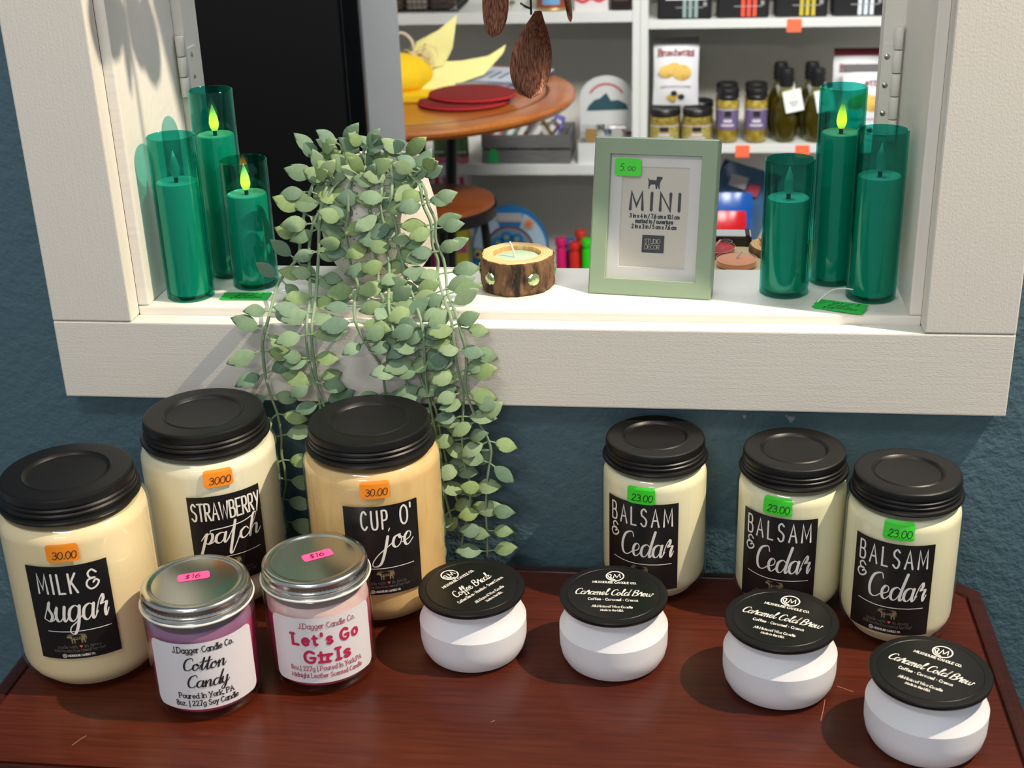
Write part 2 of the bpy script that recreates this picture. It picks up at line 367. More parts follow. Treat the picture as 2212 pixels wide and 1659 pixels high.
# stops that carry the old hinges
stopL = struct(MB().box(-.31, -.2835, .1472, .182, LZ - .03, ZT), 'trim_9', paintS, bevel=.001)
stopR = struct(MB().box(.2755, .31, .1472, .165, LZ - .03, ZT), 'trim_10', paintS, bevel=.001)
def hinge(parent, x, y, z0, z1, n, leaf, screws):
    h = MB(); dz = (z1 - z0) / n
    first = None
    for i in range(n):
        k = MB(); k.lathe([(0, 0), (.0032, .0004), (.0036, .001), (.0036, dz - .0012), (.0032, dz - .0005), (0, dz - .0004)], 16, (x, y, z0 + i * dz))
        if first is None: first = k.build('hinge', paintS, parent, 40)
        else: k.build('knuckle', paintS, first, 40)
    MB().box(*leaf).build('hinge_leaf', paintS, first, bevel=.0005)
    for (sx, sy, sz, ax) in screws:
        s = MB(); s.lathe([(0, 0), (.0022, 0), (.0022, .0004), (.0016, .0009), (0, .001)], 12)
        rot = (PI / 2, 0, 0) if ax == 'y' else (0, PI / 2, 0)
        s.build('screw', mat('screw_steel', (190, 186, 178), .3, 1), first, 40, loc=(sx, sy, sz), rot=rot)
hinge(stopL, -.2868, .1435, .347, .397, 3, (-.2836, -.2825, .149, .166, .345, .386), [(-.2826, .157, .380, 'x'), (-.2826, .157, .362, 'x')])
hinge(stopR, .2868, .1435, .308, .398, 5, (.2765, .285, .1462, .1473, .312, .384), [(.2795, .1463, .374, 'y'), (.2795, .1463, .352, 'y'), (.2795, .1463, .330, 'y')])
# ------------------------------------------------------------------ side table
def wood_mat(name, c1, c2, dark, rough, coat, half=None, sc=(3, 60, 60)):
    if name in MATS: return MATS[name]
    m, nt, out = newmat(name); bs = nt.nodes.new('ShaderNodeBsdfPrincipled'); nt.links.new(bs.outputs[0], out.inputs[0])
    f = noise(nt, 6, sc, 6, .6); col = ramp(nt, f, [(.3, srgb(c1)), (.7, srgb(c2))])
    f2 = noise(nt, 5, (1, 2, 1), 2); mx = nt.nodes.new('ShaderNodeMix'); mx.data_type = 'RGBA'; mx.blend_type = 'MULTIPLY'; mx.inputs[0].default_value = .8
    nt.links.new(col, mx.inputs[6]); nt.links.new(ramp(nt, f2, [(.35, srgb(dark)), (.6, (1, 1, 1, 1))]), mx.inputs[7]); nt.links.new(mx.outputs[2], bs.inputs['Base Color'])
    bs.inputs['Roughness'].default_value = rough; bs.inputs['Coat Weight'].default_value = coat; bs.inputs['Coat Roughness'].default_value = .15; bs.inputs['Specular IOR Level'].default_value = .35
    bn = nt.nodes.new('ShaderNodeBump'); bn.inputs['Strength'].default_value = .12; bn.inputs['Distance'].default_value = .001; nt.links.new(f, bn.inputs['Height']); nt.links.new(bn.outputs[0], bs.inputs['Normal'])
    MATS[name] = m; return m
cherry = wood_mat('dark_cherry_wood', (92, 37, 18), (64, 22, 10), (205, 185, 180), .36, .12)
cherryd = wood_mat('dark_cherry_wood_edge', (66, 27, 18), (44, 18, 13), (200, 180, 180), .36, .15)
T = thing('side_table', 'dark cherry wood side table against the slate blue wall under the window', 'table', (0, 0, FLOOR))
tz = -FLOOR
def tabletop_outline(o):
    x0, x1, y0, y1, c = -.356 + o, .359 - o, -.292 + o, -.003 - o, .014
    return [(x0, y0), (x1, y0), (x1, y1 - c), (x1 - c, y1), (x0 + c, y1), (x0, y1 - c)]
def ring_prism(mb, offs):   # stack of outlines (offset, z)
    V = []; F = []; n = 6
    for (o, z) in offs: V += [(a, b_, z) for a, b_ in tabletop_outline(o)]
    for k in range(len(offs) - 1):
        for i in range(n): j = (i + 1) % n; F.append((k * n + i, k * n + j, (k + 1) * n + j, (k + 1) * n + i))
    return mb.add(V, F)
m = MB(); ring_prism(m, [(.0165, tz - .004), (.0165, tz)]); n0 = len(m.v); m.f.append(tuple(range(6, 12))); m.f.append(tuple(range(5, -1, -1)))
m.build('table_top', cherry, T)
m = MB(); ring_prism(m, [(.0162, tz - .012), (.0162, tz - .0016), (.0148, tz - .0022), (.0136, tz - .0004), (.011, tz + .0002), (.006, tz - .0008), (.002, tz - .0035), (0, tz - .008), (0, tz - .02), (.006, tz - .024), (.03, tz - .024)])
m.build('edge_moulding', cherryd, T, smooth=25)
m = MB(); m.box(-.325, .328, -.262, -.248, tz - .12, tz - .02); m.build('apron', cherryd, T)
m = MB(); m.box(-.325, .328, -.045, -.033, tz - .12, tz - .02); m.build('apron', cherryd, T)
for sx in (-.318, .321):
    m = MB(); m.box(sx - .006, sx + .006, -.248, -.045, tz - .12, tz - .02); m.build('apron', cherryd, T)
    for sy in (-.245, -.05):
        m = MB(); m.lathe([(0, 0), (.011, 0), (.013, .02), (.018, .45), (.02, tz - .13), (.022, tz - .12), (.022, tz - .02), (0, tz - .02)], 16, (sx, sy, 0)); m.build('leg', cherryd, T, 30)
# ------------------------------------------------------------------ printed shapes
COW = [(0, .62), (.1, .86), (.17, .84), (.2, .95), (.27, .86), (.5, .86), (.78, .9), (.95, .84), (1, .6), (.985, .3), (.96, .3), (.95, .55), (.91, .4), (.93, .02), (.87, .02), (.83, .3), (.8, .3), (.78, .02), (.72, .02), (.7, .38), (.5, .34), (.42, .36), (.42, .02), (.36, .02), (.34, .34), (.3, .34), (.29, .02), (.23, .02), (.22, .4), (.15, .56), (.05, .52)]
DOG = [(.0, .0), (.1, .0), (.12, .2), (.2, .34), (.5, .36), (.54, .0), (.64, .0), (.66, .32), (.76, .0), (.86, .02), (.8, .12), (.82, .5), (.9, .72), (.98, .86), (.97, .98), (.62, 1), (.56, .92), (.6, .8), (.5, .68), (.2, .72), (.08, .7), (.02, .84), (-.03, .78), (.04, .55), (.02, .2), (.06, .12)]
HEART = [(0, -.5), (.5, .1), (.45, .42), (.22, .5), (0, .28), (-.22, .5), (-.45, .42), (-.5, .1)]
def place(poly, x, y, w, h): return [(x + a * w, y + b_ * h) for a, b_ in poly]
def ring(mb, fn, cx, cy, r, pen, n=28):
    ribbon(mb, [(cx + r * math.cos(2 * PI * i / n), cy + r * math.sin(2 * PI * i / n)) for i in range(n + 1)], pen, fn)
def logo(mb, fn, cx, cy, r, pen):
    ring(mb, fn, cx, cy, r, pen)
    for l in (crom([(-.75, .25), (-.55, .35), (-.45, .1), (-.5, -.3), (-.2, -.55)], 4), [(-.2, -.55), (-.05, .42), (.2, -.35)], [(.2, -.35), (.5, .45), (.62, -.3)], crom([(-.85, .1), (-.5, -.6), (.05, -.8)], 4)):
        ribbon(mb, [(cx + a * r, cy + b_ * r) for a, b_ in l], pen * .8, fn)
ink_w = mat('white_print', (236, 233, 226), .5); ink_b = mat('black_print', (28, 27, 28), .6); ink_g = mat('tan_print', (128, 112, 78), .6)
ink_d = mat('dim_grey_print', (96, 92, 84), .6); ink_r = mat('coral_print', (226, 92, 70), .5); ink_pk = mat('raspberry_print', (196, 40, 84), .6); penm = mat('black_pen_ink', (30, 26, 22), .5)
ink_rose = mat('faded_rose_print', (176, 84, 104), .6)
black_paper = mat('black_label_paper', (20, 19, 20), .38); white_paper = mat('white_label_paper', (232, 228, 232), .55)
sticker_cols = {'orange': mat('neon_orange_sticker', (255, 150, 34), .45), 'green': mat('neon_green_sticker', (62, 222, 44), .45), 'pink': mat('neon_pink_sticker', (255, 92, 160), .45)}
lid_black = mat('black_lid_enamel', (17, 16, 16), .40, spec=.36)
clear = glass('clear_jar_glass', (.98, .985, .97), .015)
# ------------------------------------------------------------------ black-lidded wax jars
def lid_profile(rt, rr, h):   # from underside out over the rim to the recessed top
    p = [(0, h - .0022), (rt * .9, h - .0022), (rr - .002, .001), (rr - .0016, 0), (rr - .0004, .0002), (rr, .0014), (rr - .0006, .0026), (rr - .0022, .0032)]
    a0, a1 = rr - .0030, rt + .0004
    for t, d in ((.20, 0), (.27, .0009), (.34, .0009), (.40, -.0002), (.47, .0008), (.54, .0009), (.60, -.0002), (.67, .0007), (.74, .0008)): p.append((a0 + (a1 - a0) * t + d, h * t))
    p += [(rt + .0010, h * .82), (rt + .0010, h - .0020), (rt + .0005, h - .0008), (rt - .0006, h - .0001), (rt - .0016, h)]
    p += [(rt * .70, h - .0002), (rt * .675, h + .0004), (rt * .65, h - .0002), (rt * .62, h - .0016), (rt * .58, h - .002), (0, h - .0022)]
    return p
def wax_jar(name, label, loc, H, R, rb, rt, rr, lh, wax, ang, zlab, wlab, hlab, draw, price, pcol, pang, pz, group):
    J = thing(name, label, 'candle', loc, 0, group)
    hb = H - lh; sh = .0125; bt = .016
    prof = [(0, .0008), (rb * .9, .0002), (rb, 0)] + [(R - bt + bt * math.cos(a), bt * 1.05 - bt * 1.05 * math.sin(a)) for a in [math.radians(q) for q in (52, 38, 24, 12, 0)]]
    prof += [(R, hb - sh)] + [(R - sh + sh * math.cos(math.radians(q)), hb - sh + sh * math.sin(math.radians(q))) for q in (12, 24, 36, 48, 60, 75, 90)]
    prof += [(R - sh - .0004, hb + .008), (0, hb + .008)]
    MB().lathe(prof, 72).build('glass_jar', clear, J, 35)
    MB().lathe([(max(0, r - .0016), (z * .96 + .0035 if z < hb - .004 else hb - .0045)) for r, z in prof[1:-2]] + [(0, hb - .0045)], 64).build('wax', wax, J, 35)
    lid = MB().lathe(lid_profile(rt, rr, lh), 72).build('lid', lid_black, J, 28, loc=(0, 0, hb + .0006))
    fn = cylmap(R + .0003, ang, zlab); lab = MB(); strip_patch(lab, fn, [(0, -wlab / 2, wlab / 2), (hlab, -wlab / 2, wlab / 2)])
    L = lab.build('label', black_paper, J, 60); L['label'] = 'black paper label with white hand lettering'
    f2 = cylmap(R + .0006, ang, zlab); t = MB(); draw(t, f2); t.build('lettering', ink_w, L)
    cx = .0005
    t = MB(); t.flat(place(COW, cx - .0075, .0125, .0135, .0085), f2); t.build('cow_emblem', ink_g, L)
    t = MB(); f3 = cylmap(R + .00075, ang, zlab); write(t, f3, 'no1', 'sans', .0026, .0056, cx - .0005, .0162, .0005, n=3); t.build('emblem_number', ink_b, L)
    t = MB(); write(t, f2, 'made with', 'sans', .0024, .0135, -.0075, .0088, .0003, n=2, serif=.1); write(t, f2, 'in iowa', 'sans', .0024, .0105, .0095, .0088, .0003, n=2, serif=.1)
    write(t, f2, '100% Paraffin-Free Natural Soy Wax!', 'sans', .002, .0345, 0, .0058, .00026, n=2, serif=.1); t.build('small_print', ink_d, L)
    t = MB(); t.flat(place(HEART, .0018, .0098, .0022, .0022), f2); t.build('heart', ink_r, L)
    t = MB(); ring(t, f2, -.0105, .0028, .0014, .0004, 16); ring(t, f2, -.0105, .0028, .0006, .0003, 8); write(t, f2, 'MILKHOUSE CANDLE CO.', 'sans', .0015, .0185, .001, .0021, .0003, n=2, serif=.1); t.build('maker_line', ink_w, L)
    def onjar(off):   # follows the straight side and the rounded shoulder of the glass
        def fn(x, y):
            z = pz + y; d = min(max(z - (hb - sh), 0), sh * .98); r = R - sh + math.sqrt(sh * sh - d * d) + off; a = math.radians(pang) + x / R
            return (r * math.sin(a), -r * math.cos(a), z)
        return fn
    fs = onjar(.0005); s = MB(); strip_patch(s, fs, rounded_rows(.0212, .0135, .0022, -.0067)); S = s.build('price_sticker', sticker_cols[pcol], J, 60)
    t = MB(); write(t, onjar(.0008), price, 'sans', .0054, .0155, .0008, -.0042, .00055, n=4, shear=.12, track=.1); t.build('handwriting', penm, S)
    return J
def d_milk(t, f):
    write(t, f, 'MILK', 'sans', .0150, .0265, -.0070, .0525, .0015, n=5, track=.42); write(t, f, '&', 'sans', .0145, .0085, .0165, .0535, .0013, n=5)
    write(t, f, 'sugar', 'script', .0235, .0430, .0015, .0305, .0021, .38, n=6, shear=.12); ribbon(t, crom([(-.019, .0226), (0, .0222), (.024, .0224)], 5), .0006, f)
def d_straw(t, f):
    write(t, f, 'STRAWBERRY', 'sans', .0140, .0520, .0005, .0540, .0014, n=5, track=.2)
    write(t, f, 'paTch', 'script', .0165, .0450, .0015, .0345, .0021, .38, n=6, shear=.12); ribbon(t, crom([(-.006, .0222), (.01, .0224), (.023, .0232)], 5), .0005, f)
def d_cup(t, f):
    write(t, f, 'CUP', 'sans', .0150, .0190, -.0055, .0550, .0014, n=5, track=.48); write(t, f, "O'", 'sans', .0150, .0085, .0180, .0560, .0014, n=5, track=.24)
    write(t, f, 'joe', 'script', .0200, .0230, .0100, .0385, .0021, .38, n=6, shear=.1); ribbon(t, crom([(-.013, .0225), (0, .0222), (.022, .0226)], 5), .0006, f)
def d_balsam(t, f):
    write(t, f, 'BALSAM', 'sans', .0145, .0485, .0000, .0545, .0013, n=5, track=.44); write(t, f, '&', 'sans', .0115, .0072, -.0215, .0410, .0012, n=5)
    write(t, f, 'Cedar', 'script', .0205, .0400, .0045, .0285, .0020, .38, n=6, shear=.1); ribbon(t, crom([(-.0225, .0232), (-.005, .0218), (.024, .0226)], 5), .0006, f)
cream = mat('cream_wax', (246, 226, 182), .42, sss=.25); ivory = mat('ivory_wax', (243, 238, 212), .42, sss=.25); tan = mat('caramel_wax', (236, 202, 142), .42, sss=.25, var=(90, (1, 1, .4), (226, 188, 124), .45, .8))
ivy2 = mat('pale_yellow_wax', (246, 240, 206), .42, sss=.25)
G1 = 'large black-lidded wax jars'; G2 = 'medium black-lidded wax jars'
big = dict(H=.1512, R=.0517, rb=.0425, rt=.0438, rr=.0484, lh=.0180, zlab=.0325, wlab=.0560, hlab=.0735)
wax_jar('jar_candle', 'large cream wax jar reading MILK & sugar, at the left end of the table', (-.2936, -.1547, 0), wax=cream, ang=14.0, draw=d_milk, price='30.00', pcol='orange', pang=14.7, pz=.116, group=G1, **big)
MK = [o for o in bpy.data.objects if 'MILK' in o.get('label', '')][0]
for k_ in (0, 1):
    m_ = MB(); m_.tube([(-.0447 + .0012 * k_, -.0275, .1275), (-.0478 + .001 * k_, -.0255, .1210), (-.0512 + .0006 * k_, -.0225, .1120), (-.0532, -.0190, .1060)], .0004, 5); m_.build('loose_thread', mat('white_thread', (226, 222, 212), .8), MK, 60)
wax_jar('jar_candle', 'large ivory wax jar reading STRAWBERRY patch, standing under the window trim', (-.2300, -.0540, 0), wax=ivory, ang=29.5, draw=d_straw, price='3000', pcol='orange', pang=26.4, pz=.1199, group=G1, **big)
wax_jar('jar_candle', "large tan wax jar reading CUP O' joe, in front of the trailing plant", (-.1014, -.0601, 0), wax=tan, ang=17.8, draw=d_cup, price='30.00', pcol='orange', pang=14.1, pz=.1192, group=G1, **big)
med = dict(H=.1257, R=.0405, rb=.0325, rt=.0359, rr=.0397, lh=.0163, zlab=.0162, wlab=.0580, hlab=.0730)
wax_jar('jar_candle', 'BALSAM & Cedar wax jar standing alone, leftmost of the three alike', (.1076, -.0238, 0), wax=ivy2, ang=-14.0, draw=d_balsam, price='23.00', pcol='green', pang=-13.5, pz=.0955, group=G2, **med)
wax_jar('jar_candle', 'middle BALSAM & Cedar wax jar, touching the jar on its right', (.2090, -.0397, 0), wax=ivy2, ang=-18.0, draw=d_balsam, price='23.00', pcol='green', pang=-19.5, pz=.0978, group=G2, **med)
wax_jar('jar_candle', 'rightmost BALSAM & Cedar wax jar, nearest the table corner', (.2850, -.0708, 0), wax=ivy2, ang=-17.5, draw=d_balsam, price='23.00', pcol='green', pang=-13.9, pz=.0992, group=G2, **med)
# ------------------------------------------------------------------ pink jars with silver lids
silver = mat('tinned_steel_lid', (205, 205, 200), .22, 1, bump=[(900, (1, 1, 1), .04, .0003)])
def silver_jar(label, loc, waxb, waxt, layer, spin, draw, ink, sxy, srot):
    H, R = .0896, .0375; J = thing('jar_candle', label, 'candle', loc, 0, 'pink wax jars with silver lids'); hb = H - .0128
    prof = [(0, .002), (.030, .001), (.0335, 0), (.0355, .0012), (.0370, .0045), (R, .008), (R, hb - .006), (R - .0012, hb - .002), (.0345, hb), (.0345, hb + .01), (.0333, hb + .01), (.0333, hb), (.0358, hb - .0045), (.0360, .010), (.0340, .0065), (0, .0055)]
    MB().lathe(prof, 72).build('glass_jar', clear, J, 35)
    def wob(a, z): return 1 + .0
    MB().lathe([(0, .006), (.0335, .0066), (.0354, .0098), (.0354, layer)] + [(0, layer)], 64).build('wax', waxb, J, 35)
    tp = MB(); tp.lathe([(0, layer), (.0353, layer), (.0353, hb - .011), (.034, hb - .008), (.02, hb - .010), (0, hb - .009)], 64, wob=lambda a, z: 1 - (.03 * (math.sin(5 * a) * .5 + .5) if z > layer + .004 else 0)); tp.build('wax_topping', waxt, J, 40)
    R2 = .0362; lid = MB(); n = 150; rows = []
    prof = [(.0345, .001), (.0372, 0), (.0380, .0008), (.0376, .0018), (.0368, .0022), (.0364, .004), (.0370, .0056), (.0370, .0066), (.0362, .0078), ('k', .0088), ('k', .0118), (.0364, .0128), (.0360, .0146), (.0345, .0160), (.0325, .0165), (.0308, .0162), (.0296, .0152), (.0285, .0152), (0, .0152)]
    prof = [(r, z * .776) for r, z in prof]
    V = []; F = []
    for (r, z) in prof:
        for i in range(n):
            a = 2 * PI * i / n; q = (.0366 if i % 2 else .0357) if r == 'k' else max(r, 1e-5); V.append((q * math.cos(a), q * math.sin(a), z))
    for k in range(len(prof) - 1):
        for i in range(n): j = (i + 1) % n; F.append((k * n + i, k * n + j, (k + 1) * n + j, (k + 1) * n + i))
    lid.add(V, F); L = lid.build('lid', silver, J, 40, loc=(0, 0, hb))
    MB().lathe([(.0362, -.0002), (.0383, -.0002), (.0386, .0006), (.0382, .0013), (.0362, .0013)], 72).build('lid_liner', mat('white_lid_liner', (228, 226, 216), .4), L, 40)
    P = MB(); P.flat(rrect(.0215, .0098, .0022), lambda x, y: (x, y, .0120)); S = P.build('price_sticker', sticker_cols['pink'], L, loc=(sxy[0], sxy[1], 0), rot=(0, 0, srot))
    t = MB(); write(t, lambda x, y: (x, y, .0123), '$16', 'sans', .0050, .0100, -.001, -.0025, .0005, shear=.15, n=4, track=.18); t.build('handwriting', mat('dark_red_pen_ink', (92, 16, 40), .5), S)
    zl = .0115; fn = cylmap(R + .0003, spin, zl); lab = MB(); strip_patch(lab, fn, rounded_rows(.0775, .0525, .0052, 0)); LB = lab.build('label', white_paper, J, 60); LB['label'] = 'white paper label with rounded corners'
    t = MB(); draw(t, cylmap(R + .0006, spin, zl)); t.build('lettering', ink, LB)
def d_cotton(t, f):
    write(t, f, 'J.Dagger Candle Co.', 'sans', .0046, .0420, .001, .0455, .00062, n=3, serif=.1); write(t, f, 'Cotton', 'script', .0098, .0285, .0, .0318, .0013, .45, n=6, shear=.18)
    write(t, f, 'Candy', 'script', .0098, .0280, .001, .0182, .0013, .45, n=6, shear=.18); write(t, f, 'Poured In York, PA', 'sans', .0040, .0375, -.001, .0095, .0006, n=3, serif=.1); write(t, f, '8oz. | 227g Soy Candle', 'sans', .0040, .0430, -.001, .0035, .0006, n=3, serif=.1)
def d_girls(t, f):
    write(t, f, "Let's Go", 'sans', .0085, .0470, .0015, .0315, .0021, n=6, serif=.16, track=.34); write(t, f, 'Girls', 'sans', .0090, .0320, .0015, .0172, .0021, n=6, serif=.16, track=.34)
def d_girls2(t, f):
    write(t, f, 'J.Dagger Candle Co.', 'sans', .0042, .0410, .0035, .0445, .0005, n=3, serif=.1); write(t, f, '8oz.| 227g | Poured In York,PA', 'sans', .0036, .0520, .0005, .0105, .00045, n=3, serif=.1); write(t, f, 'Midnight Leather Scented Candle', 'sans', .0034, .0520, .0005, .0048, .00045, n=3, serif=.1)
pinkwax = mat('raspberry_wax', (212, 72, 118), .4, sss=.2); lilac = mat('lilac_wax', (156, 104, 146), .4); palepink = mat('pale_pink_wax', (238, 206, 206), .4, var=(60, (1, 1, 1), (226, 150, 168), .5, .8))
silver_jar('pink wax jar with silver lid and Cotton Candy label, in front of the others', (-.1975, -.1900, 0), pinkwax, lilac, .0615, 20, d_cotton, ink_b, (-.003, .006), math.radians(22))
silver_jar("pink wax jar with silver lid and Let's Go Girls label", (-.1241, -.1548, 0), pinkwax, palepink, .0585, 19, d_girls, ink_pk, (.0014, .0040), math.radians(34))
gj = [o for o in bpy.data.objects if o.name.startswith('label') and o.parent and 'Girls' in o.parent.get('label', '')][0]
t = MB(); d_girls2(t, cylmap(.0381, 19, .0115)); t.build('small_print', ink_rose, gj)
# ------------------------------------------------------------------ white jars with black disc lids
whitej = mat('matt_white_jar', (236, 236, 240), .48)
def white_jar(label, loc, rot, title, sub):
    J = thing('lidded_candle_jar', label, 'candle', loc, 0, 'white candle jars with black disc lids')
    p = [(0, .0006), (.027, 0), (.0305, .0004), (.0345, .0028), (.0370, .0075), (.0382, .0135), (.0384, .018), (.0384, .0284), (.0381, .0290), (.0366, .0322), (.0346, .0368), (.0332, .0406), (.0327, .0436), (.0330, .0455), (.0330, .0474), (0, .0474)]
    MB().lathe(p, 80).build('jar', whitej, J, 19)
    L = MB().lathe([(0, .0476), (.0345, .0476), (.0372, .0486), (.0380, .0500), (.0381, .0514), (.0376, .0523), (.0362, .0525), (.0331, .0524), (.0328, .0522), (.0325, .0524), (0, .0525)], 96).build('lid', lid_black, J, 30)
    ca, sa = math.cos(rot), math.sin(rot); fn = lambda x, y: (x * ca - y * sa, x * sa + y * ca, .0526)
    lab = MB(); lab.lathe([(.0323, .0523), (.0323, .05262), (0, .05262)], 64); LB = lab.build('label', mat('black_lid_label', (16, 16, 17), .3), L, 30)
    fn2 = lambda x, y: (x * ca - y * sa, x * sa + y * ca, .0529)
    t = MB(); logo(t, fn2, 0, .0222, .0062, .00095); write(t, fn2, 'MILKHOUSE CANDLE CO.', 'sans', .0024, .0310, 0, .0124, .0005, n=3, serif=.12)
    write(t, fn2, title, 'script', .0076, .0540 if len(title) > 14 else .036, 0, -.0030, .0009, .5, n=5, shear=.22); write(t, fn2, sub, 'sans', .0028, .0345 if len(sub) < 26 else .044, 0, -.0100, .00045, n=3, serif=.12)
    write(t, fn2, 'All-Natural Wax Candle', 'sans', .0026, .0280, 0, -.0188, .00045, n=3, serif=.12); write(t, fn2, 'Made in the USA', 'sans', .0022, .0155, 0, -.0232, .0004, n=3, serif=.12)
    t.build('lettering', ink_w, LB)
ccb = ('Caramel Cold Brew', 'Coffee * Caramel * Cream')
white_jar('small white jar with black lid reading Coffee Break', (-.0197, -.1257, 0), math.radians(54), 'Coffee Break', 'Coffee Beans * Hazelnut * Sweet Cream')
white_jar('white jar reading Caramel Cold Brew on its lid, leftmost of the three alike', (.0815, -.1281, 0), 0, *ccb)
white_jar('white jar reading Caramel Cold Brew on its lid, middle of the three alike', (.1963, -.1509, 0), math.radians(-19), *ccb)
white_jar('white jar reading Caramel Cold Brew on its lid, at the front right table edge', (.2857, -.2027, 0), math.radians(-29), *ccb)
# worn marks on the table top
for nm, c_, pw, pts in (('scratch', (150, 116, 96), .0006, [(-.2704, -.2565), (-.2681, -.2515), (-.2651, -.2464)]), ('lint', (170, 110, 96), .0004, [(.2266, -.1684), (.2247, -.1787), (.2218, -.1913)]), ('lint', (170, 120, 100), .0004, [(.2361, -.1526), (.2412, -.1549), (.2464, -.1581)]), ('scratch', (160, 130, 112), .0005, [(.0035, -.2102), (.0060, -.2085)])):
    t = MB(); ribbon(t, pts, pw, lambda x, y: (x, y, tz + .0002)); t.build(nm, mat(nm + '_%d' % c_[1], c_, .6), T)
# ------------------------------------------------------------------ green glass LED candles on the sill
gg = glass('green_candle_glass', (.22, .72, .655), .015, (.5, .95, .88)); waxc = mat('ivory_pillar_wax', (236, 232, 214), .5, sss=.15)
flame_off = mat('unlit_plastic_flame', (206, 204, 190), .4); wickm = mat('black_wick', (24, 20, 18), .6)
def flame_on():
    m, nt, out = newmat('lit_plastic_flame'); bs = nt.nodes.new('ShaderNodeBsdfPrincipled'); nt.links.new(bs.outputs[0], out.inputs[0])
    bs.inputs['Base Color'].default_value = srgb((220, 214, 190)); tc = nt.nodes.new('ShaderNodeTexCoord'); sp = nt.nodes.new('ShaderNodeSeparateXYZ'); nt.links.new(tc.outputs['Generated'], sp.inputs[0])
    k = ramp(nt, sp.outputs['Z'], [(0, (.25, .25, .25, 1)), (.25, (1, 1, 1, 1)), (.5, (.75, .75, .75, 1)), (.9, (.03, .03, .03, 1))])
    bs.inputs['Emission Color'].default_value = (1.0, .17, .0, 1); mu = nt.nodes.new('ShaderNodeMath'); mu.operation = 'MULTIPLY'; mu.inputs[1].default_value = 20.0
    nt.links.new(k, mu.inputs[0]); nt.links.new(mu.outputs[0], bs.inputs['Emission Strength']); return m
flame_lit = flame_on()
def led_candle(label, x, y, H, wh, lit, r=.0187):
    C_ = thing('led_candle', label, 'candle', (x, y, LZ), 0, 'green glass LED pillar candles')
    MB().lathe([(0, .0004), (r - .001, 0), (r, .001), (r, H - .0006), (r - .0006, H), (r - .0012, H - .0006), (r - .0012, .0045), (r - .003, .003), (0, .003)], 64).build('glass_cylinder', gg, C_, 40)
    MB().lathe([(0, .0034), (r - .0042, .0034), (r - .0028, .0046), (r - .0028, wh - .0022), (r - .0032, wh - .0006), (r - .0042, wh), (r - .006, wh - .0008), (.004, wh - .0014), (0, wh - .0014)], 56).build('wax', waxc, C_, 40)
    MB().lathe([(0, wh - .0014), (.0016, wh - .0014), (.0016, wh + .0024), (0, wh + .0024)], 12).build('wick', wickm, C_, 40)
    MB().lathe([(0, wh + .0022), (.0022, wh + .0026), (.0035, wh + .0055), (.0039, wh + .0085), (.0034, wh + .013), (.0019, wh + .0185), (.0006, wh + .0225), (0, wh + .0238)], 20).build('flame', flame_lit if lit else flame_off, C_, 60)
led_candle('middle-height green glass candle with unlit flame, in the left window corner', -.2655, .0432, .1298, .0945, False)
led_candle('shortest lit green glass candle beside the trailing plant', -.2205, .0730, .1038, .0765, True)
led_candle('tallest lit green glass candle of the left trio, at the back', -.2500, .0994, .1536, .1180, True, .0176)
led_candle('shortest green glass candle with unlit flame, next to the picture frame', .2037, .0678, .1050, .0760, False)
led_candle('tallest lit green glass candle of the right trio, at the back', .2425, .0955, .1532, .1190, True, .0176)
led_candle('middle-height green glass candle with unlit flame, in the right window corner', .2684, .0588, .1289, .0955, False)
# ------------------------------------------------------------------ green price tags
tagm = mat('neon_green_tag_card', (30, 178, 62), .6)
def green_tag(label, loc, rot, tilt, string):
    o = thing('price_tag', label, 'tag', loc, rot)
    P = [(-.0195, -.006), (-.0165, -.0085), (.0195, -.0085), (.0195, .0085), (-.0165, .0085), (-.0195, .006), (-.0185, .003), (-.0195, 0), (-.0185, -.003)]
    m = MB(); m.prism(P, -.00025, .00025, 'z'); c = m.build('tag_card', tagm, o, rot=tilt)
    f = lambda x, y: (x, y, .0004); t = MB()
    write(t, f, 'set of 3', 'sans', .0042, .0200, .003, .0030, .0004, n=3, shear=.25, track=.2); write(t, f, 'green', 'sans', .0040, .0150, -.001, -.0010, .0004, n=3, shear=.25, track=.2)
    write(t, f, 'candles', 'sans', .0040, .0180, .005, -.0048, .0004, n=3, shear=.25, track=.2); write(t, f, '$15', 'sans', .0036, .0080, -.008, -.0068, .0004, n=3, shear=.25, track=.2); t.build('handwriting', mat('tag_ink', (12, 70, 40), .6), c)
    if string:
        s = MB(); s.tube(crom3([(-.017, 0, .0008), (-.014, .0035, .0045), (-.009, .0095, .0085), (-.002, .014, .0095), (.0045, .0165, .0088)], 5), .0006, 6); s.build('string', mat('white_cotton_string', (228, 226, 220), .8), o, 60)
def crom3(p, n):
    q = [Vector(p[0])] + [Vector(a) for a in p] + [Vector(p[-1])]; out = []
    for i in range(1, len(q) - 2):
        a, b_, c, d = q[i - 1:i + 3]
        for k in range(n):
            t = k / n; out.append(.5 * (2 * b_ + (c - a) * t + (2 * a - 5 * b_ + 4 * c - d) * t * t + (3 * b_ - a - 3 * c + d) * t ** 3))
    out.append(Vector(p[-1])); return out
green_tag('green card price tag hanging over the sill edge by the right candle trio', (.2425, .0315, LZ + .0016), math.radians(-24), (math.radians(5), math.radians(-2), 0), True)
green_tag('green card price tag lying under the shortest left candle', (-.2200, .0410, LZ + .0006), math.radians(2), (0, 0, 0), False)
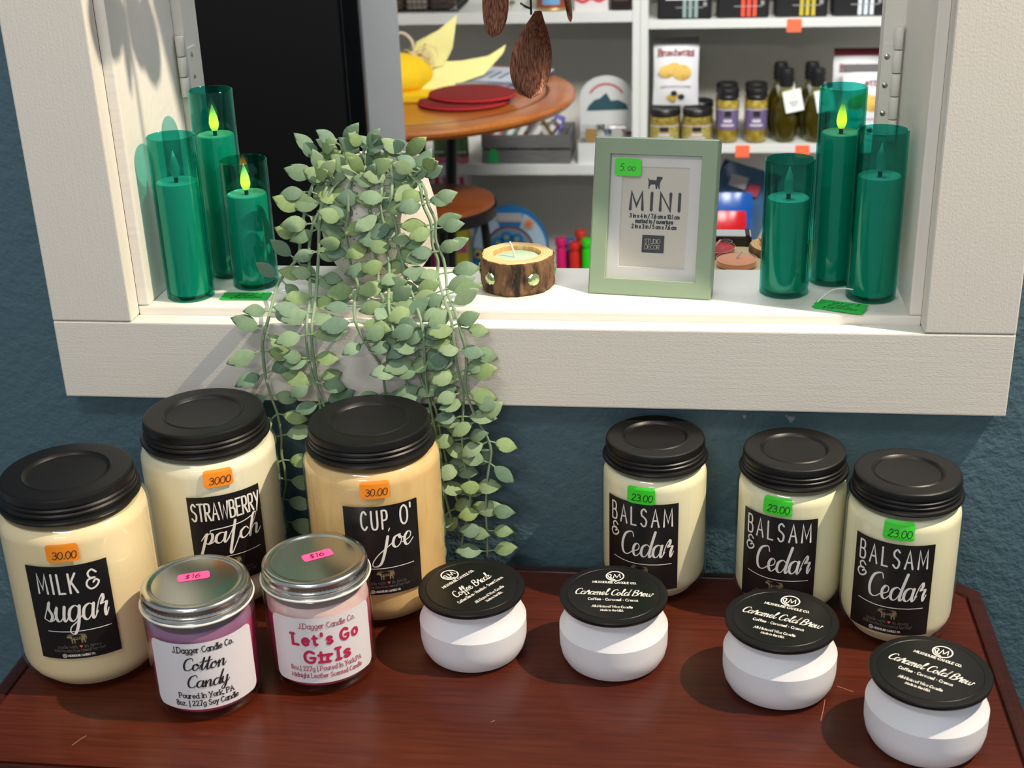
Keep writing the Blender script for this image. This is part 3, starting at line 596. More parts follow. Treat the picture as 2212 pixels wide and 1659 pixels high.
# ------------------------------------------------------------------ picture frame
F_ = thing('picture_frame', 'sage green picture frame with MINI insert standing on the window sill', 'picture frame', (.052, .0579, LZ + .0004), -.1364)
fw, fh, fd, fb = .0959, .1215, .015, .0135
FR = bpy.data.objects.new('frame_body', None)
sage = mat('sage_green_frame', (140, 160, 132), .42)
lean = -.2819
def fput(mb, name, m, parent=F_, sm=None, bev=0):
    o = mb.build(name, m, parent, sm, bev)
    if parent is F_: o.rotation_euler = (lean, 0, 0)
    return o
iw0, iw1, ih0, ih1 = .0128, fw - .0128, .0130, fh - .0130
V = []; F = []
def rect(x0, x1, z0, z1, y): return [(x0, y, z0), (x1, y, z0), (x1, y, z1), (x0, y, z1)]
for r_ in (rect(0, fw, 0, fh, fd), rect(0, fw, 0, fh, .0012), rect(.0012, fw - .0012, .0012, fh - .0012, 0), rect(iw0 - .0004, iw1 + .0004, ih0 - .0004, ih1 + .0004, 0), rect(iw0, iw1, ih0, ih1, .0006), rect(iw0, iw1, ih0, ih1, .0045)): V += r_
for k in range(5):
    for i in range(4): j = (i + 1) % 4; F.append((k * 4 + i, k * 4 + j, k * 4 + 4 + j, k * 4 + 4 + i))
fput(MB().add(V, F), 'frame', sage)
fput(MB().box(.002, fw - .002, fd - .003, fd - .0005, .002, fh - .002), 'backing_board', mat('dark_backing_board', (46, 44, 42), .7))
st = MB(); st.prism([(fw / 2 - .017, 0), (fw / 2 + .017, 0), (fw / 2 + .011, .082), (fw / 2 - .011, .082)], 0, .002, 'y'); so = st.build('easel_back', mat('dark_backing_board', (46, 44, 42), .7), F_); so.location = (0, .0505, -.0004); so.rotation_euler = (.16, 0, 0)
mt = MB(); mw_, mh_ = .0508, .0762; mx0, mx1, mz0, mz1 = (fw - mw_) / 2, (fw + mw_) / 2, (fh - mh_) / 2, (fh + mh_) / 2
V = []; F = []
for r_ in (rect(iw0 - .002, iw1 + .002, ih0 - .002, ih1 + .002, .0046), rect(mx0 - .0009, mx1 + .0009, mz0 - .0009, mz1 + .0009, .0046), rect(mx0, mx1, mz0, mz1, .0058)): V += r_
for k in range(2):
    for i in range(4): j = (i + 1) % 4; F.append((k * 4 + i, k * 4 + j, k * 4 + 4 + j, k * 4 + 4 + i))
fput(MB().add(V, F), 'mat_board', mat('white_mat_board', (226, 223, 218), .7))
ins = fput(MB().box(mx0 - .004, mx1 + .004, .0059, .0064, mz0 - .004, mz1 + .004), 'paper_insert', mat('cream_insert_paper', (216, 209, 194), .6))
cxm = fw / 2; ff = lambda x, y: (cxm + x, .0056, fh / 2 + y)
t = MB(); t.flat(place(DOG, -.0058, .0222, .0112, .0094), ff)
write(t, ff, 'MINI', 'sans', .0132, .0385, .0005, .0058, .0022, n=3, track=.5)
write(t, ff, '3 in x 4 in / 7.6 cm x 10.1 cm', 'sans', .0030, .0385, .0005, -.0003, .00075, n=3); write(t, ff, 'matted to / ouverture', 'sans', .0030, .0290, .0005, -.0043, .00075, n=3); write(t, ff, '2 in x 3 in / 5 cm x 7.6 cm', 'sans', .0030, .0345, .0005, -.0084, .00075, n=3)
t.flat(rrect(.0172, .0135, .0001, 1, .0005, -.0202), ff); t.build('print', ink_b, ins)
f4 = lambda x, y: (cxm + x, .0054, fh / 2 + y)
t = MB(); write(t, f4, 'STUDIO', 'sans', .0034, .0122, 0, -.0198, .0003, n=3, track=.08); write(t, f4, 'DECOR', 'sans', .0034, .0115, 0, -.0242, .0003, n=3, track=.08); t.build('print_logo', mat('logo_cream', (214, 202, 184), .6), ins)
pane = fput(MB().box(iw0 - .001, iw1 + .001, .0030, .0038, ih0 - .001, ih1 + .001), 'glass_pane', glass('picture_glass', (.985, .985, .985), .01))
f5 = lambda x, y: (.0263 + x, .0028, fh - .0228 + y); s = MB(); s.flat(rrect(.0205, .0135, .002, 4), f5); S = s.build('price_sticker', sticker_cols['green'], pane)
t = MB(); f6 = lambda x, y: (.0263 + x, .0026, fh - .0228 + y); write(t, f6, '5.', 'sans', .0052, .0045, -.0042, -.0028, .0004, n=4, shear=.15); write(t, f6, '00', 'sans', .0034, .0058, .0025, -.0028, .0004, n=4, shear=.15); t.build('handwriting', penm, S)
# ------------------------------------------------------------------ log tealight holder
Tl = thing('log_candle_holder', 'sawn log candle holder with green wax and glass gems on the sill', 'candle holder', (-.0056, .0757, LZ))
barkm = mat('rough_bark', (120, 88, 58), .85, var=(130, (1, 1, .35), (38, 28, 22), .45, .62, 5), bump=[(170, (1, 1, .4), .9, .004), (500, (1, 1, .5), .6, .0015)])
TH = .0275
def bw(a, z): return 1 + .022 * math.sin(3 * a + 1.2) + .014 * math.sin(7 * a + z * 260) + .010 * math.sin(17 * a + 130 * z) + .008 * math.sin(29 * a - 210 * z)
MB().lathe([(0, .0002), (.027, 0), (.0285, .001)] + [(.0290, .0025 + .0012 * i) for i in range(20)] + [(.0283, TH - .0006)], 120, wob=bw).build('bark', barkm, Tl, 60)
def ringwood():
    m, nt, out = newmat('sawn_pine_end_grain'); bs = nt.nodes.new('ShaderNodeBsdfPrincipled'); nt.links.new(bs.outputs[0], out.inputs[0]); bs.inputs['Roughness'].default_value = .65
    wv = nt.nodes.new('ShaderNodeTexWave'); wv.wave_type = 'RINGS'; wv.rings_direction = 'Z'; wv.inputs['Scale'].default_value = 140; wv.inputs['Distortion'].default_value = 2.5; wv.inputs['Detail'].default_value = 2
    nt.links.new(coords(nt, (1, 1, 1)), wv.inputs['Vector']); nt.links.new(ramp(nt, wv.outputs['Fac'], [(.2, srgb((232, 196, 140))), (.8, srgb((208, 164, 104)))]), bs.inputs['Base Color']); return m
endg = ringwood()
MB().lathe([(.0284, TH - .0012), (.0278, TH - .0002), (.0272, TH), (.0196, TH), (.0190, TH - .0004), (.0190, TH - .009), (0, TH - .009)], 120, wob=lambda a, z: bw(a, TH) if z > TH - .0019 else 1).build('sawn_top', endg, Tl, 40)
MB().lathe([(.0187, TH - .0088), (.0187, TH - .0042), (.0175, TH - .0036), (0, TH - .0040)], 48).build('wax', mat('pale_sage_wax', (176, 200, 172), .4, sss=.2), Tl, 50)
w_ = MB(); w_.tube([(-.001, 0, TH - .0045), (-.0025, .001, TH + .001), (-.0052, .002, TH + .0085)], .0008, 8); w_.build('wick', mat('white_wick', (226, 222, 210), .8), Tl, 60)
gemm = mat('pale_green_gem_foil', (176, 196, 140), .08, .75, coat=1)
for a in (-128, -57, 8, 172, 80):
    g = MB(); g.lathe([(0, .0008), (.0052, .0008), (.0053, .0014), (.0044, .0024), (.0022, .0031), (0, .0033)], 9); q = math.radians(a)
    g.build('glass_gem', gemm, Tl, loc=(.0285 * math.cos(q), .0285 * math.sin(q), .0135), rot=(0, PI / 2, q))
# ------------------------------------------------------------------ trailing plant in a speckled pot
def speckle():
    m, nt, out = newmat('white_speckled_glaze'); bs = nt.nodes.new('ShaderNodeBsdfPrincipled'); nt.links.new(bs.outputs[0], out.inputs[0]); bs.inputs['Roughness'].default_value = .45
    f = noise(nt, 420, (1, 1, 1), 2); nt.links.new(ramp(nt, f, [(.30, srgb((84, 76, 68))), (.35, srgb((222, 214, 202)))]), bs.inputs['Base Color']); return m
PL = thing('trailing_plant', 'artificial trailing succulent with grey green leaves in a white speckled pot', 'plant', (0, 0, 0))
px, py = -.1205, .100
MB().lathe([(0, .0004), (.026, 0), (.030, .002), (.039, .014), (.0455, .030), (.0478, .046), (.0462, .062), (.0425, .076), (.0405, .086), (.0412, .0925), (.0404, .0945), (.0385, .0935), (.0375, .088), (.039, .078), (.036, .074), (0, .074)], 72, (px, py, LZ)).build('pot', speckle(), PL, 50)
MB().lathe([(.0388, .0785), (.02, .080), (0, .0805)], 40, (px, py, LZ)).build('moss', mat('dark_green_moss', (60, 70, 44), .95, bump=[(300, (1, 1, 1), 1, .004)]), PL, 60)
leafm = mat('succulent_leaf', (120, 148, 116), .62, rnd=[(92, 122, 98), (116, 144, 108), (136, 160, 98), (108, 138, 116), (146, 168, 122)])
stemm = mat('succulent_stem', (128, 152, 118), .6)
def leaf_mesh(L, W, cup):
    V = [(0, 0, 0)]; F = []; N = 7; K = 6
    for i in range(1, N):
        t = i / N; hw = W / 2 * math.sin(PI * t ** .90) ** .98; z = -cup * L * (2 * t - 1) ** 2 + cup * L; th = .0010 * math.sin(PI * t) ** .5
        V += [(L * t, -hw, z + hw * .09), (L * t, -hw * .55, z + th), (L * t, hw * .55, z + th), (L * t, hw, z + hw * .09), (L * t, hw * .5, z - th), (L * t, -hw * .5, z - th)]
    V.append((L, 0, 0)); e = len(V) - 1
    for k in range(K):
        l = (k + 1) % K; F.append((0, 1 + l, 1 + k)); F.append((e, e - K + k, e - K + l))
        for i in range(N - 2): F.append((1 + K * i + k, 1 + K * i + l, 1 + K * (i + 1) + l, 1 + K * (i + 1) + k))
    mb = MB(); mb.add(V, F); return mb.mesh('leaf', leafm, 120)
LEAF = [leaf_mesh(.0225, .0128, .05), leaf_mesh(.0212, .0124, .10), leaf_mesh(.0232, .0124, -.04), leaf_mesh(.0200, .0122, .03)]
VINES=[[(-0.14,0.0703,0.3024),(-0.1497,0.0671,0.3011),(-0.1589,0.0632,0.2988),(-0.1636,0.0535,0.2892),(-0.1685,0.0511,0.2732),(-0.1724,0.0487,0.2569),(-0.1748,0.0464,0.2417),(-0.1823,0.0418,0.2321),(-0.1894,0.0328,0.2228),(-0.1895,0.0161,0.2146),(-0.1878,-0.0076,0.2068),(-0.1927,-0.0085,0.193),(-0.194,-0.0085,0.1807),(-0.194,-0.0084,0.1605),(-0.1911,-0.0084,0.1424),(-0.1877,-0.0084,0.1285),(-0.1866,-0.0083,0.11),(-0.1882,-0.0083,0.0944),(-0.1868,-0.0083,0.0787),(-0.1879,-0.0082,0.0644),(-0.1917,-0.0082,0.0495),(-0.1905,-0.0082,0.0268)],[(-0.1386,0.0725,0.3034),(-0.1475,0.0612,0.2975),(-0.1518,0.0535,0.2896),(-0.1559,0.0511,0.2732),(-0.1574,0.0489,0.2588),(-0.1587,0.0464,0.2418),(-0.159,0.0406,0.2304),(-0.1577,0.0296,0.2212),(-0.1546,0.0072,0.2126),(-0.1537,-0.0081,0.2022),(-0.1545,-0.0085,0.1849),(-0.1539,-0.0084,0.1679),(-0.1535,-0.0084,0.1523),(-0.1527,-0.0084,0.1362),(-0.1516,-0.0083,0.1158)],[(-0.1185,0.0741,0.304),(-0.1249,0.0687,0.3018),(-0.1308,0.0608,0.2972),(-0.1326,0.0535,0.2897),(-0.1334,0.0511,0.2733),(-0.1355,0.0489,0.259),(-0.1344,0.0467,0.2442),(-0.1316,0.0418,0.2326),(-0.1252,0.0316,0.2228),(-0.1244,0.0143,0.215),(-0.1195,-0.0075,0.2089),(-0.1158,-0.0085,0.1977),(-0.1108,-0.0085,0.1879),(-0.1054,-0.0085,0.1789),(-0.1017,-0.0084,0.1701),(-0.1003,-0.0084,0.1547),(-0.0997,-0.0084,0.137),(-0.1001,-0.0083,0.1211)],[(-0.1097,0.0867,0.3101),(-0.1093,0.0779,0.3057),(-0.1064,0.0576,0.2952),(-0.1077,0.0523,0.2816),(-0.106,0.0504,0.2692),(-0.1039,0.0488,0.2581),(-0.1046,0.0474,0.2488),(-0.1022,0.0442,0.2366),(-0.1002,0.0296,0.2219),(-0.0962,0.0073,0.2134),(-0.0903,-0.0084,0.2),(-0.0877,-0.0085,0.1861),(-0.0861,-0.0084,0.1716),(-0.0826,-0.0084,0.1582),(-0.0802,-0.0084,0.1454),(-0.0789,-0.0084,0.1257)],[(-0.1006,0.0769,0.3052),(-0.0991,0.064,0.2994),(-0.0983,0.0537,0.2908),(-0.0994,0.052,0.2795),(-0.0956,0.0498,0.2653),(-0.0947,0.0473,0.2485),(-0.0903,0.043,0.2348),(-0.0881,0.0364,0.2261),(-0.0795,0.0208,0.2173),(-0.0715,-0.001,0.2116),(-0.0675,-0.0083,0.2014),(-0.0674,-0.0085,0.1853),(-0.0678,-0.0084,0.1654),(-0.0669,-0.0084,0.1496),(-0.0644,-0.0084,0.1292),(-0.0615,-0.0083,0.1102),(-0.0591,-0.0083,0.0859),(-0.0578,-0.0082,0.0612),(-0.0531,-0.0082,0.0361)],[(-0.1015,0.0823,0.3075),(-0.0914,0.0796,0.3063),(-0.0805,0.0644,0.2996),(-0.0726,0.0552,0.2937),(-0.0699,0.0523,0.2817),(-0.0648,0.0504,0.2694),(-0.0649,0.0483,0.2551),(-0.0594,0.0461,0.2405),(-0.0567,0.0396,0.2299),(-0.0533,0.0248,0.2196),(-0.0428,-0.001,0.212),(-0.0386,-0.0085,0.1997),(-0.0358,-0.0085,0.1859),(-0.0357,-0.0084,0.1726),(-0.0375,-0.0084,0.156),(-0.0336,-0.0084,0.139),(-0.027,-0.0083,0.1234),(-0.0217,-0.0083,0.112),(-0.0196,-0.0083,0.0993),(-0.0224,-0.0083,0.0838),(-0.0245,-0.0082,0.0673),(-0.0257,-0.0082,0.0456),(-0.0254,-0.0082,0.0244),(-0.0261,-0.0081,0.0072)],[(-0.0927,0.0741,0.3041),(-0.0826,0.064,0.2994),(-0.0761,0.0564,0.2945),(-0.0739,0.0523,0.2817),(-0.0682,0.0501,0.2672),(-0.0675,0.0477,0.2508),(-0.0634,0.0452,0.2385),(-0.0628,0.0384,0.2279),(-0.053,0.0126,0.2154),(-0.0465,-0.0046,0.2111),(-0.0448,-0.0085,0.1955),(-0.0433,-0.0085,0.1759),(-0.0414,-0.0084,0.1637),(-0.0393,-0.0084,0.1479),(-0.0409,-0.0084,0.1274),(-0.042,-0.0083,0.1135),(-0.0412,-0.0083,0.0905),(-0.0376,-0.0082,0.0726),(-0.039,-0.0082,0.0485),(-0.044,-0.0082,0.0301),(-0.0474,-0.0081,0.0128)],[(-0.1323,0.0687,0.3018),(-0.1432,0.058,0.2954),(-0.1521,0.0524,0.2822),(-0.161,0.0503,0.2678),(-0.1657,0.0476,0.2498),(-0.1659,0.042,0.2325),(-0.1614,0.022,0.2166),(-0.1575,-0.0078,0.2051),(-0.1587,-0.0085,0.1825),(-0.1565,-0.0084,0.1632),(-0.1524,-0.0084,0.1476),(-0.1483,-0.0084,0.1319)],[(-0.1167,0.064,0.2993),(-0.1176,0.0565,0.2885),(-0.1166,0.0538,0.2707),(-0.1155,0.0511,0.2528),(-0.1121,0.046,0.2336),(-0.1051,0.025,0.2163),(-0.08,-0.0048,0.2051),(-0.0741,-0.0055,0.1828),(-0.0719,-0.0054,0.1598),(-0.0624,-0.0054,0.1366),(-0.0593,-0.0053,0.1128),(-0.0558,-0.0053,0.0886),(-0.0514,-0.0052,0.064),(-0.0449,-0.0052,0.0432),(-0.0382,-0.0052,0.0265)]]
camp = Vector((.1225, -.9347, .5662)); nleaf = 0
def add_leaf(parent, p, d, scale, nrm):
    global nleaf
    x = d.normalized(); z = nrm - x * nrm.dot(x); z.normalize(); y = z.cross(x)
    o = bpy.data.objects.new('leaf', random.choice(LEAF)); COL.objects.link(o); o.parent = parent
    M4 = Matrix.Identity(4)
    for i in range(3): M4[i][0] = x[i] * scale; M4[i][1] = y[i] * scale; M4[i][2] = z[i] * scale
    M4.translation = p; o.matrix_local = M4; nleaf += 1
def inside_wall(p):
    return (p.y > -.0015 and p.z < .2025 and p.z > .13) or (p.y > .015 and p.z <= .137) or (p.z < LZ + .001 and p.y > -.001 and p.z > .13)
for vi, pts in enumerate(VINES):
    C3 = crom3(pts, 6); mb = MB(); mb.tube(C3, [.0013 if i < len(C3) * .6 else .0011 for i in range(len(C3))], 6)
    nodes = []; acc = .004; step = .018
    for a, b_ in zip(C3, C3[1:]):
        L = (b_ - a).length; s_ = 0
        while acc + (L - s_) >= step:
            s_ += step - acc; acc = 0; nodes.append((a + (b_ - a) * (s_ / L), (b_ - a).normalized())); step = random.uniform(.0170, .0225)
        acc += L - s_
    todo = []
    for k, (p, t) in enumerate(nodes):
        hidden = (p.z < .125 and -.152 < p.x < -.062 and p.y > -.02) or (p.z < .12 and p.x < -.20)
        if hidden: continue
        for sgn in (-1, 1):
            if random.random() < .06: continue
            view = (camp - p).normalized(); side = t.cross(view); side.normalize()
            d = side * sgn * random.uniform(.75, 1) + t * random.uniform(-.25, .45) + view * random.uniform(-.05, .32) + Vector((0, 0, random.uniform(-.22, .18)))
            d.normalize(); L = random.uniform(.0035, .0055); q = p + d * L; sc = random.uniform(.85, 1.08)
            for tries in range(6):
                if inside_wall(q + d * .0175 * sc) or inside_wall(q + d * .009): d = (d + Vector((0, -.35, .06))).normalized(); q = p + d * L
            mb.tube([p, p + d * L * .6, q + d * .001], .0007, 5)
            todo.append((q, d, sc, (view + Vector((random.uniform(-.35, .45), random.uniform(-.3, .2), random.uniform(-.1, .55)))).normalized()))
    vine = mb.build('vine', stemm, PL, 60)
    for q in todo: add_leaf(vine, q[0], q[1], q[2], q[3])
# upright sprigs in the crown of the pot
for (bx, by, ex, ez) in ((-.150, .085, -.158, .333), (-.138, .088, -.141, .340), (-.128, .085, -.122, .338), (-.112, .088, -.106, .335), (-.098, .088, -.090, .332), (-.143, .070, -.160, .318), (-.090, .075, -.076, .324), (-.120, .072, -.118, .322)):
    base = Vector((bx, by, LZ + .078)); top = Vector((ex, by - .012, ez - .018)); mid = (base + top) / 2 + Vector((0, -.004, .004))
    C3 = crom3([base, mid, top], 4); mb = MB(); mb.tube(C3, .0011, 6); todo = []
    for k, tt in enumerate((.45, .75, 1.0)):
        p = C3[int(tt * (len(C3) - 1))]
        for sgn in (-1, 1):
            view = (camp - p).normalized(); d = Vector((sgn * random.uniform(.4, .9), random.uniform(-.5, .1), random.uniform(.25, .9))); d.normalize()
            mb.tube([p, p + d * .004], .0007, 5); todo.append((p + d * .0035, d, random.uniform(.8, 1.0), (view + Vector((random.uniform(-.6, .6), 0, random.uniform(0, .6)))).normalized()))
    vine = mb.build('vine', stemm, PL, 60)
    for q in todo: add_leaf(vine, *q)
print('LEAVES', nleaf)
# ------------------------------------------------------------------ copper wind chime
def copper():
    m, nt, out = newmat('antiqued_copper'); bs = nt.nodes.new('ShaderNodeBsdfPrincipled'); nt.links.new(bs.outputs[0], out.inputs[0]); bs.inputs['Metallic'].default_value = 1; bs.inputs['Roughness'].default_value = .36
    f = noise(nt, 1300, (1, 1, .13), 4, .6); nt.links.new(ramp(nt, f, [(.38, srgb((104, 66, 52))), (.68, srgb((200, 136, 106)))]), bs.inputs['Base Color'])
    bn = nt.nodes.new('ShaderNodeBump'); bn.inputs['Strength'].default_value = .1; bn.inputs['Distance'].default_value = .0006; nt.links.new(f, bn.inputs['Height']); nt.links.new(bn.outputs[0], bs.inputs['Normal']); return m
cop = copper(); cordm = mat('black_cord', (22, 20, 19), .7)
CY = -.012
WC = thing('wind_chime', 'antiqued copper leaf wind chime hanging on black cords in front of the window opening', 'wind chime', (.0225, CY, 1.7495))
def chime_leaf(top, L, W, twist, lean_):
    V = []; F = []; N = 20; K = 10
    for i in range(N + 1):
        t = i / N; hw = W * (.16 + .84 * math.sin(PI / 2 * t / .6) ** 1.1) if t < .6 else max(.0005, W * math.sqrt(max(0, 1 - ((t - .6) / .4) ** 2)) ** .95)
        for k in range(K + 1):
            u = 2 * k / K - 1; sh = W * (.28 * (1 - t) - .10 * math.sin(PI * t)); V.append((u * hw + sh, .0045 * math.sin(2.6 * u + .9 - 1.2 * t) * (hw / W) + .003 * math.sin(3 * t), -L * t))
    for i in range(N):
        for k in range(K): a = i * (K + 1) + k; F.append((a, a + 1, a + K + 2, a + K + 1))
    n = len(V); V2 = [(x, y + .0006, z) for x, y, z in V]; V += V2; F += [tuple(n + i for i in reversed(f)) for f in F]
    for i in range(N):
        for k in (0, K): a = i * (K + 1) + k; F.append((a, a + K + 1, n + a + K + 1, n + a))
    for k in range(K): F.append((k, n + k, n + k + 1, k + 1)); a = N * (K + 1) + k; F.append((a, a + 1, n + a + 1, n + a))
    mb = MB(); mb.add(V, F); o = mb.build('chime_leaf', cop, WC, 70); o.location = Vector(top) - Vector(WC.location); o.rotation_euler = (0, lean_, twist); return o
def cord(pts): m_ = MB(); m_.tube([Vector(p) - Vector(WC.location) for p in pts], .0008, 6); m_.build('cord', cordm, WC, 60)
RZ = .783    # copper disc that the cords are tied to
cord([(.0225, CY, RZ), (.0225, CY, 1.2), (.0225, CY, 1.745)])
q = MB().lathe([(0, -.003), (.026, -.003), (.028, 0), (.026, .003), (0, .003)], 32).build('top_disc', cop, WC, 40); q.location = (0, 0, RZ - 1.7495)
chime_leaf((.0212, CY, .4350), .0592, .0146, .18, .05); cord([(.0205, CY, .4325), (.0205, CY, .60), (.0225, CY, RZ)]); cord([(.0205, CY - .0006, .4365), (.0170, CY - .0012, .4380), (.0137, CY - .002, .4405)])
for (tx, ty, tz_, L_, W_, tw, ln) in ((-.0040, -.008, .4755, .0595, .0122, -.85, .12), (.0480, -.014, .4870, .0592, .0142, 1.42, .01), (.002, -.031, .716, .060, .0146, .9, .05), (.040, -.022, .735, .060, .0146, -.7, -.05), (.012, .004, .712, .060, .0146, .6, .08), (.034, .012, .722, .060, .0146, 1.2, -.05)):
    chime_leaf((tx, ty, tz_), L_, W_, tw, ln); cord([(tx, ty, tz_ - .002), (tx * .7 + .007, ty * .8 - .002, (tz_ + RZ) / 2), (.0225 + (tx - .0225) * .5, CY + (ty - CY) * .7, RZ - .003)])
MB().lathe([(0, 0), (.006, 0), (.006, -.002), (.0012, -.003), (.0012, -.006), (0, -.006)], 16).build('ceiling_hook', mat('screw_steel', (190, 186, 178), .3, 1), WC, 40)
# ------------------------------------------------------------------ back room: tall black cabinet
blk = mat('black_laminate', (9, 9, 10), .6, spec=.25); grys = mat('light_grey_side_panel', (176, 180, 184), .55)
CB = thing('tall_cabinet', 'tall cabinet with black front and light grey side behind the left candles', 'cabinet', (-.327, .95, FLOOR))
MB().box(-.6, 0, .02, .262, 0, 1.95).build('side_panel', grys, CB, bevel=.002)
MB().box(-.598, -.030, 0, .0195, .06, 1.94).build('door', blk, CB, bevel=.002)
MB().box(-.026, -.002, .004, .0195, .06, 1.94).build('door_edge', mat('black_gloss_strip', (6, 6, 7), .25), CB, bevel=.002)
# ------------------------------------------------------------------ shelving units
wsh = mat('white_shelf_laminate', (214, 216, 212), .5); wback = mat('white_shelf_back', (222, 218, 208), .75)
SY = 2.35; SD = .30
def shelving(label, x0, x1, tops, th):
    U = thing('shelving_unit', label, 'shelf', (x0, SY, FLOOR)); w_ = x1 - x0
    for a in (0, w_ - .0185): MB().box(a, a + .0185, 0, SD, 0, 1.65).build('side_panel', wsh, U, bevel=.0012)
    for z in tops: MB().box(.0187, w_ - .0187, .001, SD - .008, z - th - FLOOR, z - FLOOR).build('shelf', wsh, U, bevel=.0012)
    MB().box(.0187, w_ - .0187, SD - .007, SD, 0, 1.65).build('back_panel', wback, U)
    return U
ZA, ZB, ZC = .0955, -.277, -.635
shelving('white shelving unit behind the round table', -.80, .0203, (.47, ZA, ZB, ZC), .026)
YA, YB, YC = .0735, -.2265, -.60
UR = shelving('white shelving unit holding olive jars and oil bottles', .0208, .86, (.44, YA, YB, YC), .021)
for n_, (x, z) in enumerate(((.381, YA), (.272, YB), (.416, YB))):
    g = MB(); g.box(-.017, .017, -.0012, -.0002, -.0285, .0015); q = g.build('shelf_price_tag', mat('coral_shelf_tag', (246, 110, 70), .6), UR); q.location = (x - .0208, 0, z - FLOOR - .003)
def bx(name, label, cat, m, x0, x1, y0, y1, z0, z1, group=None, bev=.002):
    o = thing(name, label, cat, ((x0 + x1) / 2, (y0 + y1) / 2, z0), 0, group); hw, hd = (x1 - x0) / 2, (y1 - y0) / 2
    c = MB().box(-hw, hw, -hd, hd, 0, z1 - z0).build('body', m, o, bevel=bev); return o, c, hw, hd
# black tins with stripes, top right shelf
tin = mat('black_gift_box', (17, 17, 19), .5); dimw = mat('grey_print', (150, 150, 148), .6)
for (x0, x1, dy, col, lab) in ((.060, .188, .004, (140, 164, 160), 'black box with grey green stripes at the left end of the top shelf'), (.200, .322, .012, (240, 80, 54), 'black box with coral red stripes on the top shelf'), (.336, .458, .016, (196, 176, 50), 'black box with mustard yellow stripes on the top shelf'), (.470, .592, .018, (214, 222, 228), 'black box with white stripes on the top shelf')):
    o, c, hw, hd = bx('gift_box', lab, 'box', tin, x0, x1, SY + dy, SY + .09 + dy, YA, YA + .17, 'black striped boxes', .006)
    for k in range(3):
        MB().box(-.004 + k * .0135, .0045 + k * .0135, -hd - .0008, -hd + .001, .004, .13).build('stripe', mat('stripe_%d_%d_%d' % col, col, .6), o)
    MB().box(-.021, .044, -hd - .001, -hd, .0265, .0285).build('print_line', dimw, o); MB().box(hw - .02, hw - .012, -hd - .001, -hd, .03, .04).build('print_mark', dimw, o)
    if x0 < .1: MB().box(-.045, .052, -hd - .0012, -hd, .045, .11).build('front_label', white_paper, o)
# jars and bag, right unit
oil_y = (150, 128, 30); jglass = glass('food_jar_glass', (.93, .92, .80), .03)
olive = mat('green_olive_fill', (150, 128, 44), .4, var=(60, (1, 1, 1), (196, 172, 70), .45, .65)); relish = mat('olive_relish_fill', (140, 122, 50), .5, var=(110, (1, 1, 1), (190, 168, 96), .45, .65))
purple = mat('purple_paper_label', (108, 92, 132), .6); olabel = mat('olive_paper_label', (150, 136, 60), .6, var=(120, (1, 1, 1), (182, 168, 100), .4, .7)); lidk = mat('black_jar_lid', (26, 25, 26), .4)
def food_jar(label, x, y, r, h, fill, labm, l0, l1, group, print_=True):
    o = thing('food_jar', label, 'jar', (x, y, YB), 0, group); hb = h * .83
    MB().lathe([(0, .001), (r * .85, 0), (r, .006), (r, hb * .9), (r * .86, hb * .97), (r * .84, h - .004), (0, h - .004)], 32).build('glass_body', jglass, o, 40)
    MB().lathe([(0, .003), (r * .82, .003), (r * .96, .008), (r * .96, hb * .88), (r * .8, hb * .95), (0, hb * .95)], 32).build('contents', fill, o, 40)
    MB().lathe([(r * .84, hb), (r * .97, hb), (r * .98, hb + .004), (r * .94, hb + .006), (r * .97, h - .004), (r * .92, h), (0, h - .0005)], 32).build('lid', lidk, o, 30)
    f = cylmap(r + .0005, 0, l0); p = MB(); strip_patch(p, f, [(0, -r * 1.25, r * 1.25), (l1 - l0, -r * 1.25, r * 1.25)]); L = p.build('label', labm, o, 60)
    f2 = cylmap(r + .0009, 0, l0); hh = l1 - l0; p = MB(); strip_patch(p, f2, [(hh - .003, -r * 1.24, r * 1.24), (hh - .001, -r * 1.24, r * 1.24)]); strip_patch(p, f2, [(hh * .35, -r * .38, r * .38), (hh * .5, -r * .38, r * .38)]); strip_patch(p, f2, [(hh * .16, -r * .6, r * .6), (hh * .26, -r * .6, r * .6)]); p.build('label_print', mat('pale_lilac_print', (206, 198, 210), .6), L, 60)
    p = MB(); strip_patch(p, f2, [(hh * .62, -r * .3, r * .3), (hh * .92, -r * .3, r * .3)]); p.build('label_seal', ink_b, L, 60)
food_jar('front jar of green olives with purple label, left of the two', .2340, SY + .035, .0275, .132, olive, purple, .035, .085, 'purple labelled olive jars')
food_jar('front jar of green olives with purple label, next to the oil bottle', .3030, SY + .035, .0275, .132, olive, purple, .035, .085, 'purple labelled olive jars')
food_jar('olive jar hidden behind the left purple labelled jar', .2330, SY + .100, .0275, .132, olive, purple, .035, .085, 'purple labelled olive jars')
food_jar('olive jar hidden behind the right purple labelled jar', .3040, SY + .100, .0275, .132, olive, purple, .035, .085, 'purple labelled olive jars')
food_jar('squat relish jar with olive label at the left end of the shelf', .0805, SY + .042, .0375, .083, relish, olabel, .006, .046, 'squat relish jars')
food_jar('squat relish jar with olive label, beside the tall olive jars', .1600, SY + .042, .0375, .083, relish, olabel, .006, .046, 'squat relish jars')
food_jar('squat relish jar standing behind, its lid just showing', .1660, SY + .128, .0375, .083, relish, olabel, .006, .046, 'squat relish jars')
food_jar('squat relish jar in the rear, under the cracker bag', .0840, SY + .128, .0375, .083, relish, olabel, .006, .046, 'squat relish jars')
oilg = glass('olive_oil_glass', (.80, .78, .45), .03); oilm = mat('olive_oil', (74, 66, 12), .15); kraft = mat('white_card_tag', (226, 226, 222), .6)
